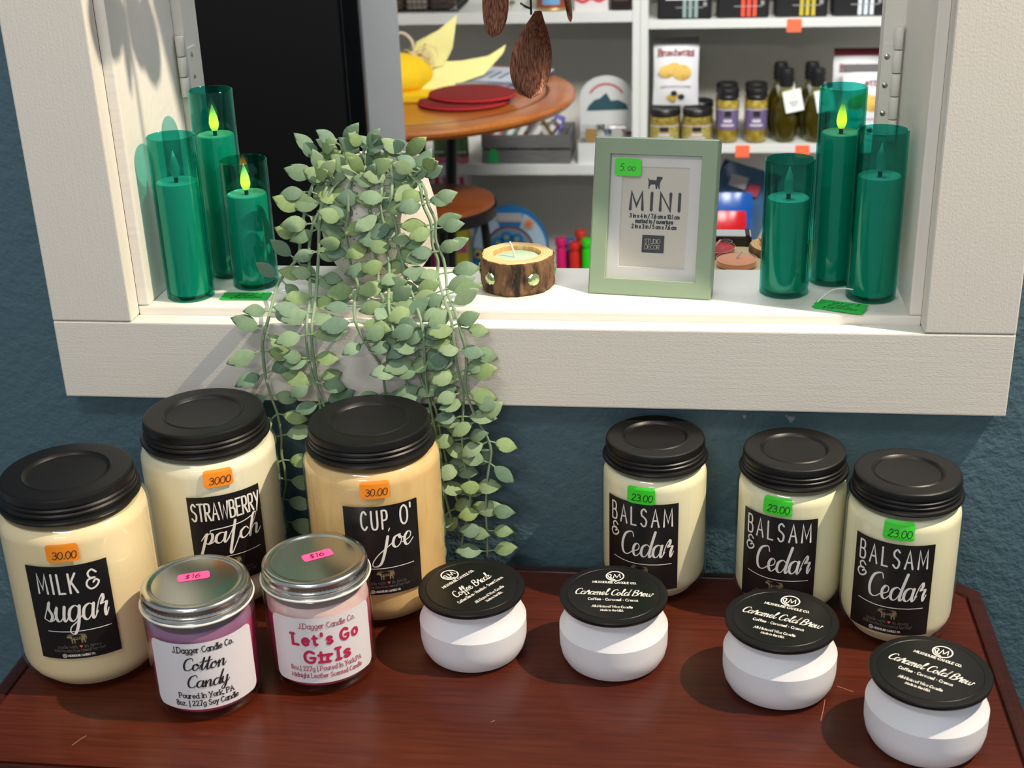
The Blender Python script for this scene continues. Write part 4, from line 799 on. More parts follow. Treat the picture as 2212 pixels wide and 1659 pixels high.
for (x, y, lab) in ((.3735, SY + .04, 'olive oil bottle with white neck tag, beside the olive jars'), (.4480, SY + .04, 'olive oil bottle partly hidden by the tall green candle'), (.3640, SY + .125, 'olive oil bottle behind the left oil bottle'), (.4400, SY + .125, 'olive oil bottle behind the right oil bottle')):
    o = thing('oil_bottle', lab, 'bottle', (x, y, YB), 0, 'olive oil bottles')
    MB().lathe([(0, .001), (.024, 0), (.029, .012), (.0345, .045), (.0345, .065), (.029, .095), (.018, .118), (.0135, .130), (.0135, .150), (0, .150)], 32).build('glass_body', oilg, o, 50)
    MB().lathe([(0, .004), (.022, .004), (.027, .014), (.0325, .045), (.0325, .065), (.0275, .092), (.02, .108), (0, .108)], 32).build('oil', oilm, o, 50)
    MB().lathe([(.0145, .133), (.0175, .135), (.0165, .142), (.0185, .150), (.0165, .158), (.0180, .165), (.015, .176), (0, .178)], 20).build('cap', lidk, o, 40)
    g = MB(); g.box(-.022, .022, -.0006, .0006, -.026, .026); q = g.build('neck_tag', kraft, o); q.location = (.015, -.034, .105); q.rotation_euler = (-.22, math.radians(-11), .1)
    t = MB(); f = lambda x, z: (x, -.0011, z); ring(t, f, 0, .012, .006, .0012, 14)
    for zz, ww in ((-.002, .022), (-.007, .017), (-.012, .012)): ribbon(t, [(-ww / 2, zz), (ww / 2, zz)], .0022, f)
    t.build('tag_print', mat('grey_green_print', (128, 140, 132), .6), q)
crk = mat('golden_crackers', (222, 186, 96), .7, var=(40, (1, 1, 1), (196, 140, 62), .5, .75)); bagw = mat('white_bag_film', (222, 222, 224), .35, bump=[(35, (1, 1, .5), .25, .01)]); mar = mat('maroon_print', (126, 36, 50), .5)
def cracker_bag(label, x, y, z, w_, h, tilt, word=True, top=None):
    o = thing('cracker_bag', label, 'bag', (x, y, z), 0, 'white cracker bags'); o.rotation_euler = (tilt, 0, 0)
    V = []; F = []; N = 10; K = 8
    for sgn in (-1, 1):
        for i in range(N + 1):
            t = i / N; th = .026 * math.sin(PI * min(1, t * 1.0 + .06)) ** .6 * (1 - t * .5)
            for k in range(K + 1):
                u = 2 * k / K - 1; V.append((u * w_ / 2 * (1 - .03 * math.sin(PI * t)), sgn * th * (1 - u ** 4) - (0 if sgn < 0 else 0), h * t))
    n = (N + 1) * (K + 1)
    for s_ in (0, 1):
        for i in range(N):
            for k in range(K): a = s_ * n + i * (K + 1) + k; F.append((a, a + 1, a + K + 2, a + K + 1))
    body = MB().add(V, F).build('bag', bagw, o, 60)
    f = lambda a, b_: (a, -.0268 * max(.25, math.sin(PI * min(1, (b_ / h) + .06))) ** .6 * (1 - b_ / h * .5) - .0012, b_)
    t = MB()
    if word: write(t, f, 'Bruschettini', 'sans', .0145, .084, 0, h * .755, .0032, n=3, serif=.1)
    else: write(t, f, 'etti', 'sans', .0145, .03, .012, h * .74, .0028, n=3, serif=.1)
    t.build('lettering', mar, body)
    for (cx, cz, r) in ((-.022, h * .52, .019), (-.004, h * .56, .019), (.014, h * .505, .0235)):
        m_ = MB(); m_.lathe([(0, .0004), (r * .9, .0006), (r, .0025), (r * .93, .0048), (0, .0056)], 24); q = m_.build('cracker_picture', crk, body, 60); q.location = f(cx, cz); q.rotation_euler = (PI / 2, 0, 0); q.scale = (1, .82, .35)
    t = MB(); ribbon(t, [(-.036, h * .30), (.036, h * .30)], .003, f); t.build('print_line', mat('pale_mauve_print', (186, 172, 176), .6), body)
    for j, (cx, cz, c) in enumerate(((-.014, h * .13, (200, 168, 74)), (.0, h * .16, (206, 178, 90)), (-.004, h * .19, (34, 34, 40)), (.014, h * .14, (40, 44, 56)), (-.006, h * .10, (196, 160, 70)))):
        m_ = MB(); m_.flat([(cx + .008 * math.cos(a * PI / 6), cz + .007 * math.sin(a * PI / 6)) for a in range(12)], lambda a, b_, j=j: (f(a, b_)[0], f(a, b_)[1] - .0004 * j, b_)); m_.build('olive_picture', mat('pic_%d' % j, c, .6), body)
    if top: MB().box(-w_ / 2 + .001, w_ / 2 - .001, -.006, .006, h - .014, h + .002).build('top_seal', mat('top_' + top, {'maroon': (122, 28, 44), 'grey': (112, 110, 108)}[top], .4), o)
cracker_bag('white cracker bag reading Bruschettini, standing on the squat jars', .1065, SY + .060, YB + .086, .112, .160, -.06, True, 'grey')
cracker_bag('white cracker bag with maroon top behind the right candles', .5480, SY + .110, YB + .002, .118, .205, -.05, True, 'maroon')
cracker_bag('white cracker bag with grey top in front of the maroon topped one', .5620, SY + .045, YB + .002, .112, .178, -.05, False, 'grey')
# lower right shelf: snack bags
def soft_bag(name, label, x, y, z, w_, h, d, m, strips, ry=0):
    o = thing(name, label, 'bag', (x, y, z), 0); o.rotation_euler = (0, ry, 0); V = []; F = []; N = 10; K = 8
    for sgn in (-1, 1):
        for i in range(N + 1):
            t = i / N; th = d * math.sin(PI * min(1, t * .95 + .05)) ** .6
            for k in range(K + 1):
                u = 2 * k / K - 1; V.append((u * w_ / 2 * (1 - .06 * math.sin(PI * t * 2)), sgn * th * (1 - u ** 4) + .003 * math.sin(9 * u + 7 * t), h * t))
    n = (N + 1) * (K + 1)
    for s_ in (0, 1):
        for i in range(N):
            for k in range(K): a = s_ * n + i * (K + 1) + k; F.append((a, a + 1, a + K + 2, a + K + 1))
    body = MB().add(V, F).build('bag', m, o, 60)
    for (x0, x1, z0, z1, c) in strips:
        MB().box(x0, x1, -d - .003, -d - .001, z0, z1).build('print_panel', mat('snack_%d_%d_%d' % c, c, .4), o, bevel=.001)
    return o
soft_bag('snack_bag', 'crumpled blue snack bag with a grey patterned top, leaning on the low shelf', .225, SY + .172, YC, .155, .285, .03, mat('blue_grey_film', (62, 96, 130), .3), [(-.05, -.005, .23, .262, (190, 184, 186)), (.0, .03, .22, .25, (180, 70, 80))], ry=.30)
soft_bag('snack_bag', 'bright blue snack bag on the low shelf behind the green candle', .240, SY + .101, YC, .130, .225, .03, mat('bright_blue_film', (18, 86, 170), .28), [])
soft_bag('snack_bag', 'red snack bag in front of the blue bags on the low shelf', .228, SY + .035, YC, .118, .195, .028, mat('bright_red_film', (206, 22, 32), .3), [(-.05, .03, .05, .115, (150, 40, 52))])
# ------------------------------------------------------------------ left unit, top shelf
wire = mat('black_wire', (30, 28, 27), .5)
BK = thing('wire_basket', 'black wire basket of wrapped goods at the left of the upper shelf', 'basket', (-.52, SY + .10, ZA))
m_ = MB()
for zz in (.004, .018, .032, .06, .09): m_.tube([(-.10, -.085, zz), (.10, -.085, zz), (.10, .085, zz), (-.10, .085, zz), (-.10, -.085, zz)], .0016, 5)
for i in range(17): a = -.10 + .0125 * i; m_.tube([(a, -.085, .09), (a, -.085, .004), (a, .085, .004), (a, .085, .09)], .0011, 4)
for i in range(12):
    a = -.08 + .0145 * i
    for s_ in (-.10, .10): m_.tube([(s_, a, .004), (s_, a, .09)], .0011, 4)
m_.build('wire_frame', wire, BK)
for (x, c) in ((-.065, (96, 70, 56)), (-.005, (150, 142, 128)), (.055, (84, 66, 58))):
    o = thing('wrapped_package', {-.065: 'brown wrapped package in the wire basket, leftmost', -.005: 'grey wrapped package in the middle of the wire basket', .055: 'dark brown wrapped package in the wire basket, rightmost'}[x], 'package', (-.52 + x, SY + .10, ZA + .0062), 0, 'packages in the wire basket')
    MB().box(-.026, .026, -.07, .07, 0, .085).build('wrapper', mat('wrap_%d' % c[0], c, .5, bump=[(60, (1, 1, 1), .5, .01)]), o, bevel=.008)
    MB().box(-.018, .018, -.0712, -.0702, .03, .065).build('label', mat('wrap_label', (186, 176, 160), .6), o)
def tinlabel(o, r, z0, z1, w_, m): p = MB(); strip_patch(p, cylmap(r + .0006, 0, z0), [(0, -w_, w_), (z1 - z0, -w_, w_)]); return p.build('label', m, o, 60)
o = thing('food_tin', 'round gold rimmed tin with blue and red label on the upper shelf', 'tin', (-.193, SY + .042, ZA))
MB().lathe([(0, 0), (.037, 0), (.039, .002), (.039, .006), (.0378, .008), (.0378, .10), (.039, .104), (.037, .107), (0, .106)], 36).build('can', mat('gold_tin', (196, 176, 120), .35, .7), o, 40)
tinlabel(o, .0378, .008, .10, .055, mat('tin_red_brown', (150, 66, 44), .5)); p = MB(); strip_patch(p, cylmap(.0388, 0, .016), [(0, -.022, .022), (.06, -.022, .022)]); p.build('label_panel', mat('tin_blue', (112, 164, 204), .5), o, 60)
o, c, hw, hd = bx('carton', 'white carton with red wave stripe on the upper shelf', 'box', mat('white_carton', (222, 216, 214), .5), -.137, -.056, SY + .006, SY + .075, ZA, ZA + .12)
t = MB(); ribbon(t, crom([(-.038, .030), (-.02, .022), (0, .030), (.02, .024), (.038, .034)], 6), .008, lambda a, b_: (a, -hd - .0008, b_)); t.build('wave_stripe', mat('carton_red', (206, 70, 84), .5), o)
o, c, hw, hd = bx('dark_canister', 'dark square canister at the right end of the upper shelf', 'canister', mat('dark_brown_lacquer', (36, 28, 27), .35), -.050, -.003, SY + .008, SY + .06, ZA, ZA + .14, None, .004)
MB().box(-.018, .018, -hd - .001, -hd, .022, .10).build('label', mat('canister_label', (70, 58, 54), .5), o)
o = thing('white_bowl', 'white bowl with leaf motif behind the copper chime leaf', 'bowl', (-.290, SY + .055, ZA))
MB().lathe([(0, 0), (.026, 0), (.03, .004), (.045, .03), (.05, .055), (.047, .055), (.042, .032), (.024, .008), (0, .007)], 36).build('bowl', mat('white_glaze', (216, 218, 212), .3), o, 40)
t = MB(); t.flat([(-.008, .004), (.004, .000), (.012, .008), (.002, .012)], lambda a, b_: (a, -.0405 - b_ * .3, .016 + b_)); t.build('leaf_motif', mat('motif_green', (110, 126, 90), .6), o)
# ------------------------------------------------------------------ left unit, middle shelf
for (x, lab) in ((-.486, 'green can with pink base beside the table leg'), (-.4285, 'green can with pink base next to the grey crate'), (-.545, 'red and white can behind the round table edge')):
    o = thing('drink_can', lab, 'can', (x, SY + .035, ZB), 0, 'cans on the middle shelf'); r = .0165; pk = x > -.53
    MB().lathe([(0, 0), (r - .001, 0), (r, .0015), (r, .014), (0, .014)], 24).build('base', mat('pink_can_base', (232, 110, 150), .4) if pk else mat('red_can', (176, 44, 48), .4), o, 40)
    MB().lathe([(0, .0141), (r, .0141), (r, .064), (r * .88, .068), (r * .86, .074), (0, .074)], 24).build('can', mat('green_can', (96, 124, 66), .4, var=(50, (1, 1, .6), (60, 78, 52), .45, .65)) if pk else mat('white_can', (210, 200, 196), .4), o, 40)
    tinlabel(o, r, .026, .030, .013, mat('can_print', (206, 214, 190), .5)); 
gw = wood_mat('grey_weathered_wood', (128, 128, 126), (96, 96, 95), (200, 200, 200), .8, 0)
CRT = thing('slatted_crate', 'grey weathered wooden crate with a green tag on the middle shelf', 'crate', (-.2635, SY + .012, ZB))
for yy in (0, .14):
    for (z0, z1) in ((.002, .0335), (.0395, .072)): MB().box(-.1125, .1125, yy, yy + .009, z0, z1).build('slat', gw, CRT, bevel=.001)
for xx in (-.1125, .1035):
    for (z0, z1) in ((.002, .0335), (.0395, .072)): MB().box(xx, xx + .009, .0092, .1398, z0, z1).build('slat', gw, CRT, bevel=.001)
MB().box(-.10, .10, .0095, .139, 0, .006).build('bottom_board', gw, CRT)
g = MB(); g.prism([(-.0125, 0), (.0125, 0), (.0125, .026), (.006, .036), (-.006, .036), (-.0125, .026)], -.0012, -.0002, 'y'); q = g.build('price_tag', mat('green_tag_blurred', (38, 160, 76), .6), CRT); q.location = (-.083, 0, .0015)
for (x, y, a, c, lab) in ((-.055, .04, .5, (34, 120, 86), 'green wrapped bar in the grey crate'), (-.03, .06, .6, (66, 30, 34), 'maroon wrapped bar in the grey crate'), (.005, .045, .75, (116, 112, 112), 'silver wrapped bar with white lettering in the crate'), (.035, .06, .8, (60, 26, 30), 'dark maroon wrapped bar leaning in the crate'), (.062, .045, -.75, (84, 70, 30), 'black and gold wrapped bar at the crate corner'), (.06, .085, .4, (52, 48, 150), 'violet foil bar sticking up in the crate'), (-.085, .05, .3, (196, 60, 66), 'red wrapped bar at the left end of the crate')):
    o = thing('snack_bar', lab, 'snack bar', (-.2635 + x, SY + .012 + y, ZB + .045), 0, 'wrapped bars in the grey crate'); o.rotation_euler = (-.5, a * .9, 0)
    MB().box(-.014, .014, -.006, .006, -.03, .062).build('wrapper', mat('bar_%d_%d_%d' % c, c, .3, bump=[(120, (1, 1, 1), .6, .006)]), o, bevel=.004)
    MB().box(-.006, .006, -.0068, -.0060, -.015, .048).build('print', mat('bar_print', (190, 186, 180), .5), o)
# animal magnet display stand
DS = thing('display_stand', 'white arched display stand with mountain picture and little animal figures', 'display', (-.0665, SY + .10, ZB))
P = [(-.066, 0), (.066, 0), (.066, .150)] + [(.066 * math.cos(math.radians(a)), .150 + .052 * math.sin(math.radians(a))) for a in range(15, 180, 15)] + [(-.066, .150)]
MB().prism(P, -.004, .004, 'y').build('back_board', mat('white_display_card', (208, 210, 208), .5), DS)
MB().prism([(-.050, .115), (.056, .118), (.05, .132), (.03, .142), (.012, .140), (0, .160), (-.016, .146), (-.03, .142), (-.044, .128)], -.0052, -.0042, 'y').build('mountain_picture', mat('teal_mountain', (40, 78, 88), .6), DS)
t = MB(); ribbon(t, [(.046 * math.cos(math.radians(a)), .138 + .044 * math.sin(math.radians(a))) for a in range(150, 29, -10)], .0055, lambda a, b_: (a, -.0048, b_)); t.build('arched_print', mat('red_print_soft', (190, 92, 92), .6), DS)
for (x, z, c) in ((-.042, .058, (150, 96, 66)), (-.014, .074, (90, 84, 76)), (.004, .062, (84, 98, 128)), (.034, .070, (112, 70, 50)), (.058, .056, (110, 66, 62))):
    MB().prism(place(COW, x - .011, z - .008, .022, .017), -.009, -.0042, 'y').build('animal_figure', mat('animal_%d' % c[0], c, .6), DS)
MB().box(-.066, .066, -.085, -.005, 0, .006).build('tray_base', wsh, DS); MB().box(-.066, .066, -.0875, -.085, 0, .052).build('tray_front', mat('white_display_card', (208, 210, 208), .5), DS)
for sx in (-.066, .0645): MB().box(sx, sx + .0015, -.085, -.005, .006, .05).build('tray_side', mat('white_display_card', (208, 210, 208), .5), DS)
for (x, c, lab) in ((-.034, (176, 142, 84), 'clear bag with tan figure, left in the display stand tray'), (.03, (196, 192, 186), 'clear bag with white card, right in the display stand tray')):
    o = thing('clear_bag', lab, 'bag', (-.0665 + x, SY + .055, ZB + .0065), 0, 'bagged figures in the display tray')
    MB().box(-.026, .026, -.014, .014, 0, .082).build('film', glass('clear_film', (.9, .9, .9), .08), o, bevel=.006)
    MB().prism([(-.012, .004), (.006, .004), (.006, .03), (.014, .05), (.012, .07), (-.014, .072), (-.016, .05)], -.005, .005, 'y').build('figure', mat('bag_fig_%d' % c[0], c, .6), o)
# ------------------------------------------------------------------ left unit, bottom shelf
wc = (-.3155, -.512)
TW_ = thing('round_toy_package', 'blue round toy package with flower wheel on the bottom shelf', 'toy', (wc[0], SY + .06, ZC))
cz = wc[1] - ZC; bl = mat('toy_blue', (34, 116, 176), .4); r0 = .1
def disc(name, r, y, m, parent, cx=0, czz=cz, n=40, th=.002): return MB().prism([(cx + r * math.cos(2 * PI * i / n), czz + r * math.sin(2 * PI * i / n)) for i in range(n)], y - th, y, 'y').build(name, m, parent)
MB().prism([(x, z) for x, z in [(.1 * math.cos(math.radians(a)), cz + .115 * math.sin(math.radians(a))) for a in range(0, 181, 6)]] + [(-.1, 0), (.1, 0)], -.02, .0, 'y').build('card', bl, TW_)
MB().prism([(.096 * math.cos(math.radians(a)), cz + .106 * math.sin(math.radians(a))) for a in range(0, 70, 6)] + [(.064 * math.cos(math.radians(a)), cz + .066 * math.sin(math.radians(a))) for a in range(64, -1, -6)], -.0224, -.0204, 'y').build('pale_panel', mat('toy_pale_blue', (170, 196, 214), .4), TW_)
MB().prism([(.096 * math.cos(math.radians(a)), cz + .106 * math.sin(math.radians(a))) for a in range(112, 181, 6)] + [(.064 * math.cos(math.radians(a)), cz + .066 * math.sin(math.radians(a))) for a in range(180, 111, -6)], -.0224, -.0204, 'y').build('pale_panel', mat('toy_pale_blue', (170, 196, 214), .4), TW_)
disc('red_ring', .064, -.0205, mat('toy_maroon', (120, 50, 66), .4), TW_); disc('window', .059, -.0228, mat('toy_window', (120, 140, 150), .3), TW_)
for i in range(8):
    a = 2 * PI * i / 8 + .2; disc('petal', .0165, -.0252, bl, TW_, .036 * math.cos(a), cz + .036 * math.sin(a), 14); disc('petal_spot', .006, -.0272, mat('toy_olive', (150, 148, 84), .5), TW_, .036 * math.cos(a), cz + .036 * math.sin(a), 10)
disc('hub', .013, -.0275, mat('toy_navy', (30, 40, 110), .4), TW_); MB().box(-.034, .034, -.0224, -.0204, cz + .075, cz + .098).build('title_panel', mat('toy_title', (176, 172, 170), .5), TW_)
disc('badge', .015, -.0246, mat('toy_badge', (196, 170, 140), .5), TW_, .052, cz + .072, 16); disc('badge_spot', .008, -.0268, mat('toy_coral', (214, 110, 80), .5), TW_, .052, cz + .072, 12)
for s_ in (-1, 1): disc('eye', .012, -.0246, mat('toy_yellow', (220, 196, 50), .5), TW_, s_ * .083, cz - .012, 14); disc('eye_dot', .006, -.0268, mat('toy_navy', (30, 40, 110), .4), TW_, s_ * .085, cz - .012, 12)
o, c, hw, hd = bx('pink_striped_carton', 'white carton with magenta stripes in the lower shelf behind the stool', 'box', mat('white_carton', (222, 216, 214), .5), -.545, -.432, SY + .10, SY + .18, ZC, ZB - .045)
for i in range(5): MB().box(-.05 + i * .022, -.038 + i * .022, -hd - .001, -hd, .02, .30).build('stripe', mat('magenta_stripe', (206, 40, 110), .5), o)
o, c, hw, hd = bx('bright_toy_box', 'yellow and blue toy box left of the round toy package', 'box', mat('toy_box_yellow', (222, 208, 60), .5), -.47, -.425, SY + .02, SY + .09, ZC, ZC + .20)
MB().box(-.022, .022, -hd - .001, -hd, .12, .155).build('panel', mat('toy_box_pink', (210, 90, 140), .5), o); MB().box(-.022, .022, -hd - .001, -hd, .03, .085).build('panel', bl, o)
for (x, y, h, c, lab) in ((-.183, .05, .152, (214, 22, 104), 'magenta plastic tube on the bottom shelf'), (-.1475, .045, .142, (214, 40, 26), 'red plastic tube in front on the bottom shelf'), (-.135, .10, .158, (206, 56, 40), 'red plastic tube behind the front red tube'), (-.115, .05, .150, (40, 214, 24), 'bright green plastic tube next to the picture frame'), (-.165, .10, .135, (40, 96, 160), 'blue plastic tube behind the magenta and red tubes')):
    o = thing('toy_tube', lab, 'tube', (x, SY + y, ZC), 0, 'coloured tubes on the bottom shelf'); r = .0135
    MB().lathe([(0, 0), (r, 0), (r, h * .8), (r * .86, h * .83), (r * .86, h * .86), (r, h * .88)], 20, (0, 0, 0)).build('tube', mat('tube_%d_%d' % c[:2], c, .4), o, 35)
    MB().lathe([(r * .9, h * .87), (r * 1.06, h * .885), (r * 1.06, h - .003), (r * .95, h), (0, h)], 20).build('cap', mat('tube_%d_%d' % c[:2], c, .4), o, 35)
# ------------------------------------------------------------------ round table and stool
honey = wood_mat('honey_stained_wood', (196, 120, 50), (168, 94, 36), (225, 205, 190), .3, .4, sc=(4, 40, 40))
RT = thing('round_table', 'round honey stained wooden table on black metal legs in the back room', 'table', (-.468, 1.868, FLOOR)); h = -FLOOR
MB().lathe([(0, h - .024), (.345, h - .024), (.362, h - .020), (.369, h - .012), (.370, h - .006), (.366, h - .001), (.358, h), (.314, h), (.312, h - .0022), (.308, h - .0022), (.306, h), (0, h)], 96).build('table_top', honey, RT, 30)
MB().lathe([(.3065, h + .0001), (.3075, h - .0019), (.3125, h - .0019), (.3135, h + .0001)], 96).build('inlay_groove', mat('dark_groove', (70, 34, 16), .5), RT, 30)
bm_ = mat('black_metal', (18, 18, 19), .45)
MB().lathe([(0, h - .030), (.15, h - .030), (.15, h - .0242), (0, h - .0242)], 40).build('mounting_plate', bm_, RT, 30); MB().lathe([(0, 0), (.22, 0), (.22, .008), (.2, .014), (0, .016)], 48).build('base_plate', bm_, RT, 30)
for a in (12, 130, 230, 300):
    q = math.radians(a); m_ = MB(); m_.tube([(.105 * math.cos(q), .105 * math.sin(q), h - .03), (.085 * math.cos(q), .085 * math.sin(q), .35), (.12 * math.cos(q), .12 * math.sin(q), .014)], .0125, 10); m_.build('leg', bm_, RT, 60)
ST = thing('stool', 'low stool with round brown wooden seat behind the pot', 'stool', (-.452, 1.915 - .62, FLOOR))
# seat stands nearer than the shelf, under the round table edge
ST.location = (-.3665, 1.62, FLOOR); sh = .592
MB().lathe([(0, sh - .018), (.118, sh - .018), (.124, sh - .010), (.122, sh - .002), (.115, sh), (0, sh)], 56).build('seat', wood_mat('brown_seat_wood', (150, 82, 40), (122, 62, 28), (220, 200, 190), .4, .2), ST, 30)
MB().lathe([(.117, sh - .034), (.127, sh - .034), (.128, sh - .012), (.1245, sh - .012)], 56).build('seat_ring', bm_, ST, 30)
for a in (20, 110, 200, 290):
    q = math.radians(a); m_ = MB(); m_.tube([(.10 * math.cos(q), .10 * math.sin(q), sh - .02), (.15 * math.cos(q), .15 * math.sin(q), 0)], .009, 8); m_.build('leg', bm_, ST, 60)
# on the round table
redm = mat('red_crochet', (190, 38, 42), .9, bump=[(330, (1, 1, 1), 1, .004)])
for (x, y, z, sx, sy, r, lab) in ((-.318, 1.765, .0005, .094, .083, .1, 'lower of the two red crocheted potholders'), (-.303, 1.785, .0112, .092, .080, -.2, 'upper of the two red crocheted potholders')):
    o = thing('potholder', lab + ' on the round table', 'potholder', (x, y, z), r, 'red crocheted potholders')
    m_ = MB(); m_.lathe([(0, 0), (.92, 0), (1, .003), (.97, .0085), (.9, .0105), (0, .0098)], 48); q = m_.build('crochet_pad', redm, o, 60); q.scale = (sx, sy, 1)
    m_ = MB(); m_.tube([(sx * .965 * math.cos(2 * PI * i / 60), sy * .965 * math.sin(2 * PI * i / 60), .0042 + .0011 * (i % 2)) for i in range(61)], .0032, 6, False); m_.build('crochet_border', redm, o, 60)
    g_ = MB(); g_.lathe([(0, 0), (.0045, .0005), (0, .001)], 10); 
BKx = thing('booklet', 'white landscape booklet lying on the round table behind the copper leaf', 'book', (-.262, 1.985, .0), math.radians(-14))
MB().box(-.077, .077, -.105, .105, .0006, .0105).build('pages', mat('book_pages', (70, 74, 84), .6), BKx)
MB().box(-.078, .078, -.107, .107, .0106, .0122).build('cover', mat('book_cover', (198, 208, 222), .4), BKx)
MB().box(-.077, .077, -.106, -.055, .0122, .0127).build('cover_picture', mat('book_picture', (86, 108, 140), .4, var=(24, (1, 3, 1), (214, 170, 150), .5, .7)), BKx)
MB().box(.045, .0775, -.106, .06, .0127, .0131).build('cover_figure', mat('book_figure', (58, 66, 84), .4), BKx)
for i in range(2): MB().box(-.03 + i * .022, -.024 + i * .022, -.02, .05, .0127, .0131).build('cover_title', mat('book_title', (96, 104, 116), .5), BKx)
# yellow gift with straw bow
yel = mat('yellow_felt', (246, 204, 16), .8, bump=[(90, (1, 1, 1), .4, .004)]); pale = mat('pale_yellow_fabric', (240, 232, 150), .7, bump=[(300, (1, 1, 1), .5, .001)])
YG = thing('yellow_gift', 'yellow cloth gift with pale ribbon and straw bow on the round table', 'gift', (-.448, 1.885, 0))
MB().box(-.085, .060, -.115, .02, .0006, .018).build('box_base', yel, YG, bevel=.004)
MB().lathe([(.0, .0185), (.06, .0185), (.072, .032), (.066, .056), (.048, .075), (.02, .086), (0, .088)], 36, (-.02, -.035, 0), wob=lambda a, z: 1 + .05 * math.sin(3 * a) + .03 * math.sin(7 * a)).build('pouch', yel, YG, 60)
def cloth(name, rows):
    V = []; F = []; K = len(rows[0])
    for r_ in rows: V += r_
    n = len(V)
    for i in range(len(rows) - 1):
        for k in range(K - 1): a = i * K + k; F.append((a, a + 1, a + K + 1, a + K))
    V += [(x, y + .001, z + .0012) for x, y, z in V]; F += [tuple(n + j for j in reversed(f)) for f in F]
    for i in range(len(rows) - 1):
        for k in (0, K - 1): a = i * K + k; F.append((a, a + K, n + a + K, n + a))
    for k in range(K - 1): F.append((k, k + 1, n + k + 1, n + k)); a = (len(rows) - 1) * K + k; F.append((a, a + 1, n + a + 1, n + a))
    MB().add(V, F).build(name, pale, YG, 60)
cloth('ribbon_tail', [[(-.01, .02, .055), (.0, .03, .075), (.008, .035, .098)], [(.03, .03, .045), (.045, .045, .085), (.055, .05, .120)], [(.062, .05, .045), (.08, .07, .080), (.092, .075, .148)]])
cloth('ribbon_tail', [[(.02, .0, .012), (.03, .03, .030), (.03, .05, .052)], [(.09, .03, .010), (.10, .055, .030), (.10, .07, .052)], [(.145, .075, .022), (.15, .09, .042), (.152, .10, .056)], [(.182, .10, .060), (.186, .105, .066), (.19, .11, .078)]])
cloth('ribbon_tail', [[(.0, -.06, .02), (.02, -.045, .032), (.035, -.02, .044)], [(.05, -.07, .006), (.07, -.055, .018), (.08, -.03, .034)], [(.085, -.06, .008), (.095, -.05, .014), (.1, -.035, .022)]])
m_ = MB(); rr = random.Random(3)
for i in range(46):
    a = rr.uniform(0, 2 * PI); r = rr.uniform(.012, .034); pts = []
    ctr = Vector((.018 + rr.uniform(-.02, .02), -.005 + rr.uniform(-.012, .012), .062 + rr.uniform(-.012, .014))); ax = Vector((rr.uniform(-1, 1), rr.uniform(-1, 1), rr.uniform(-.6, .6))).normalized(); u_ = ax.orthogonal().normalized(); v_ = ax.cross(u_)
    for k in range(9): q = a + k * .7; pts.append(ctr + u_ * r * math.cos(q) + v_ * r * .8 * math.sin(q))
    m_.tube(pts, .0011, 4, False)
sb = m_.build('straw_bow', mat('straw_raffia', (236, 220, 164), .8), YG, 60); sb['kind'] = 'stuff'
m_ = MB(); m_.tube(crom3([(-.075, .03, .03), (-.06, .05, .095), (-.03, .055, .115), (-.005, .05, .10), (.005, .03, .07)], 5), .004, 8); m_.build('handle', mat('rope_handle', (206, 190, 170), .7), YG, 60)
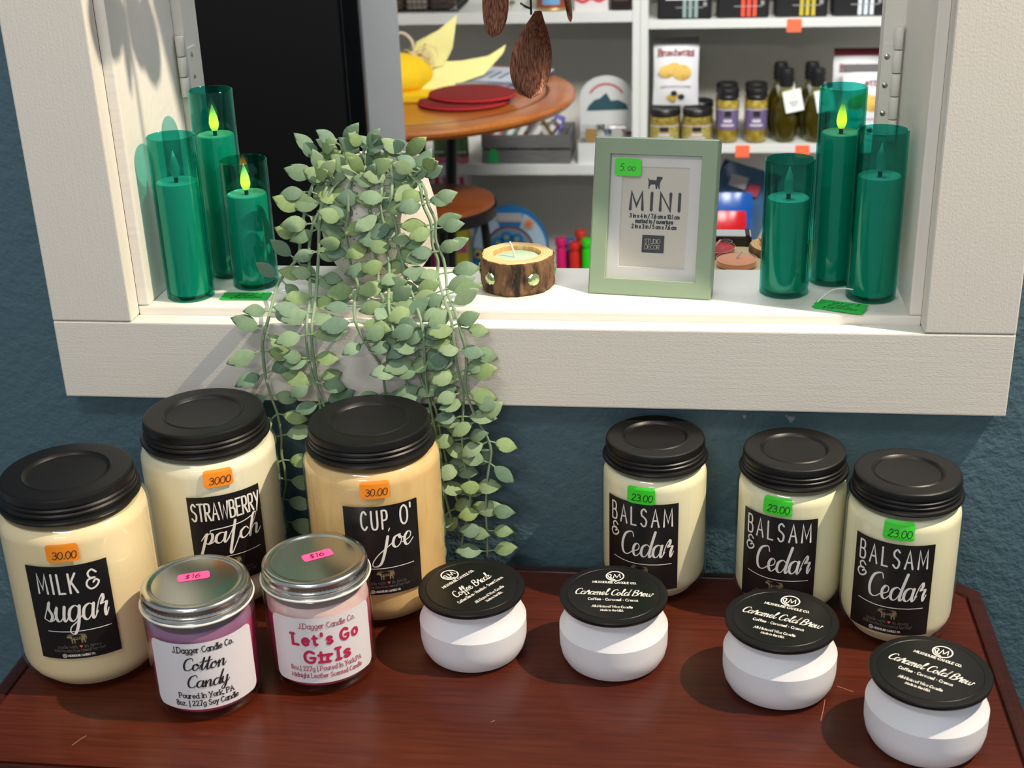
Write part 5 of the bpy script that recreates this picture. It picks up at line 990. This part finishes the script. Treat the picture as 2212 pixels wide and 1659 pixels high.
# ------------------------------------------------------------------ counter behind the sill with scale and wax discs
CT = thing('counter', 'small pale ledge standing just behind the window sill', 'counter', (.20, .205, FLOOR)); ch = .1905 - FLOOR
MB().box(-.095, .085, -.055, .055, ch - .018, ch).build('counter_top', mat('pale_counter_wood', (222, 196, 150), .5), CT, bevel=.002); MB().box(-.085, .075, -.045, .045, 0, ch - .018).build('body', wsh, CT)
ZK = .1905
def wax_disc(label, x, y, z, slice_, c):
    if slice_:
        o = thing('wood_slice', label[0], 'wood slice', (x, y, z)); m_ = MB(); m_.lathe([(0, .0003), (.0245, .0003), (.026, .0015), (.0255, .006), (.0245, .007)], 48, wob=lambda a, zz: 1 + .03 * math.sin(3 * a)); m_.build('bark_edge', barkm, o, 50)
        MB().lathe([(.0246, .0068), (.024, .0072), (0, .0072)], 48, wob=lambda a, zz: 1 + .03 * math.sin(3 * a)).build('sawn_face', endg, o, 50); z += .0073
    o = thing('wax_tealight', label[1], 'candle', (x, y, z)); r = .0175
    MB().lathe([(0, .0002), (r, .0002), (r + .0003, .001), (r + .0003, .0068), (r - .0004, .0068), (r - .0004, .001), (0, .001)], 48).build('clear_cup', clear, o, 40)
    MB().lathe([(0, .0012), (r - .0007, .0012), (r - .0007, .0056), (r - .002, .0062), (.006, .0058), (0, .0064)], 48).build('wax', mat('wax_%d' % c[0], c, .45), o, 50)
    m_ = MB(); m_.tube([(0, 0, .006), (.001, 0, .0085), (.0045, .001, .0125)], .0009, 8); m_.build('wick', mat('white_wick', (226, 222, 210), .8), o, 60)
wax_disc((None, 'peach wax tealight just behind the sill beside the picture frame'), .1718, .184, ZK, False, (244, 160, 120))
wax_disc(('wood slice under a peach tealight behind the short right candle', 'peach wax tealight on a wood slice behind the short right candle'), .2100, .222, ZK, True, (244, 178, 140))
wax_disc((None, 'red wax tealight behind the peach one'), .1545, .2165, ZK, False, (196, 44, 52))
SC = thing('gadget_box', 'flat black box with silver top and oval logo behind the sill', 'box', (.148, .246, ZK))
MB().box(-.045, .039, -.009, .010, .0004, .0088).build('body', mat('black_box_plastic', (26, 26, 28), .35), SC, bevel=.001)
MB().box(-.0445, .0385, -.0085, .0098, .0089, .0102).build('silver_top', mat('brushed_steel_plate', (206, 212, 216), .4, .5), SC, bevel=.0004)
MB().box(.0335, .0372, -.0093, .0103, .0003, .0108).build('strap', ink_b, SC)
f = lambda a, b_: (a, -.0094, .0048 + b_); t = MB(); ring(t, f, .016, 0, .0022, .0004, 24)
t.v = [(.016 + (x - .016) * 2.6, y, z) for x, y, z in t.v]; write(t, f, 'OXO', 'sans', .0021, .0075, .016, -.001, .0004, n=4); t.build('logo_print', mat('silver_print', (186, 190, 194), .4), SC)
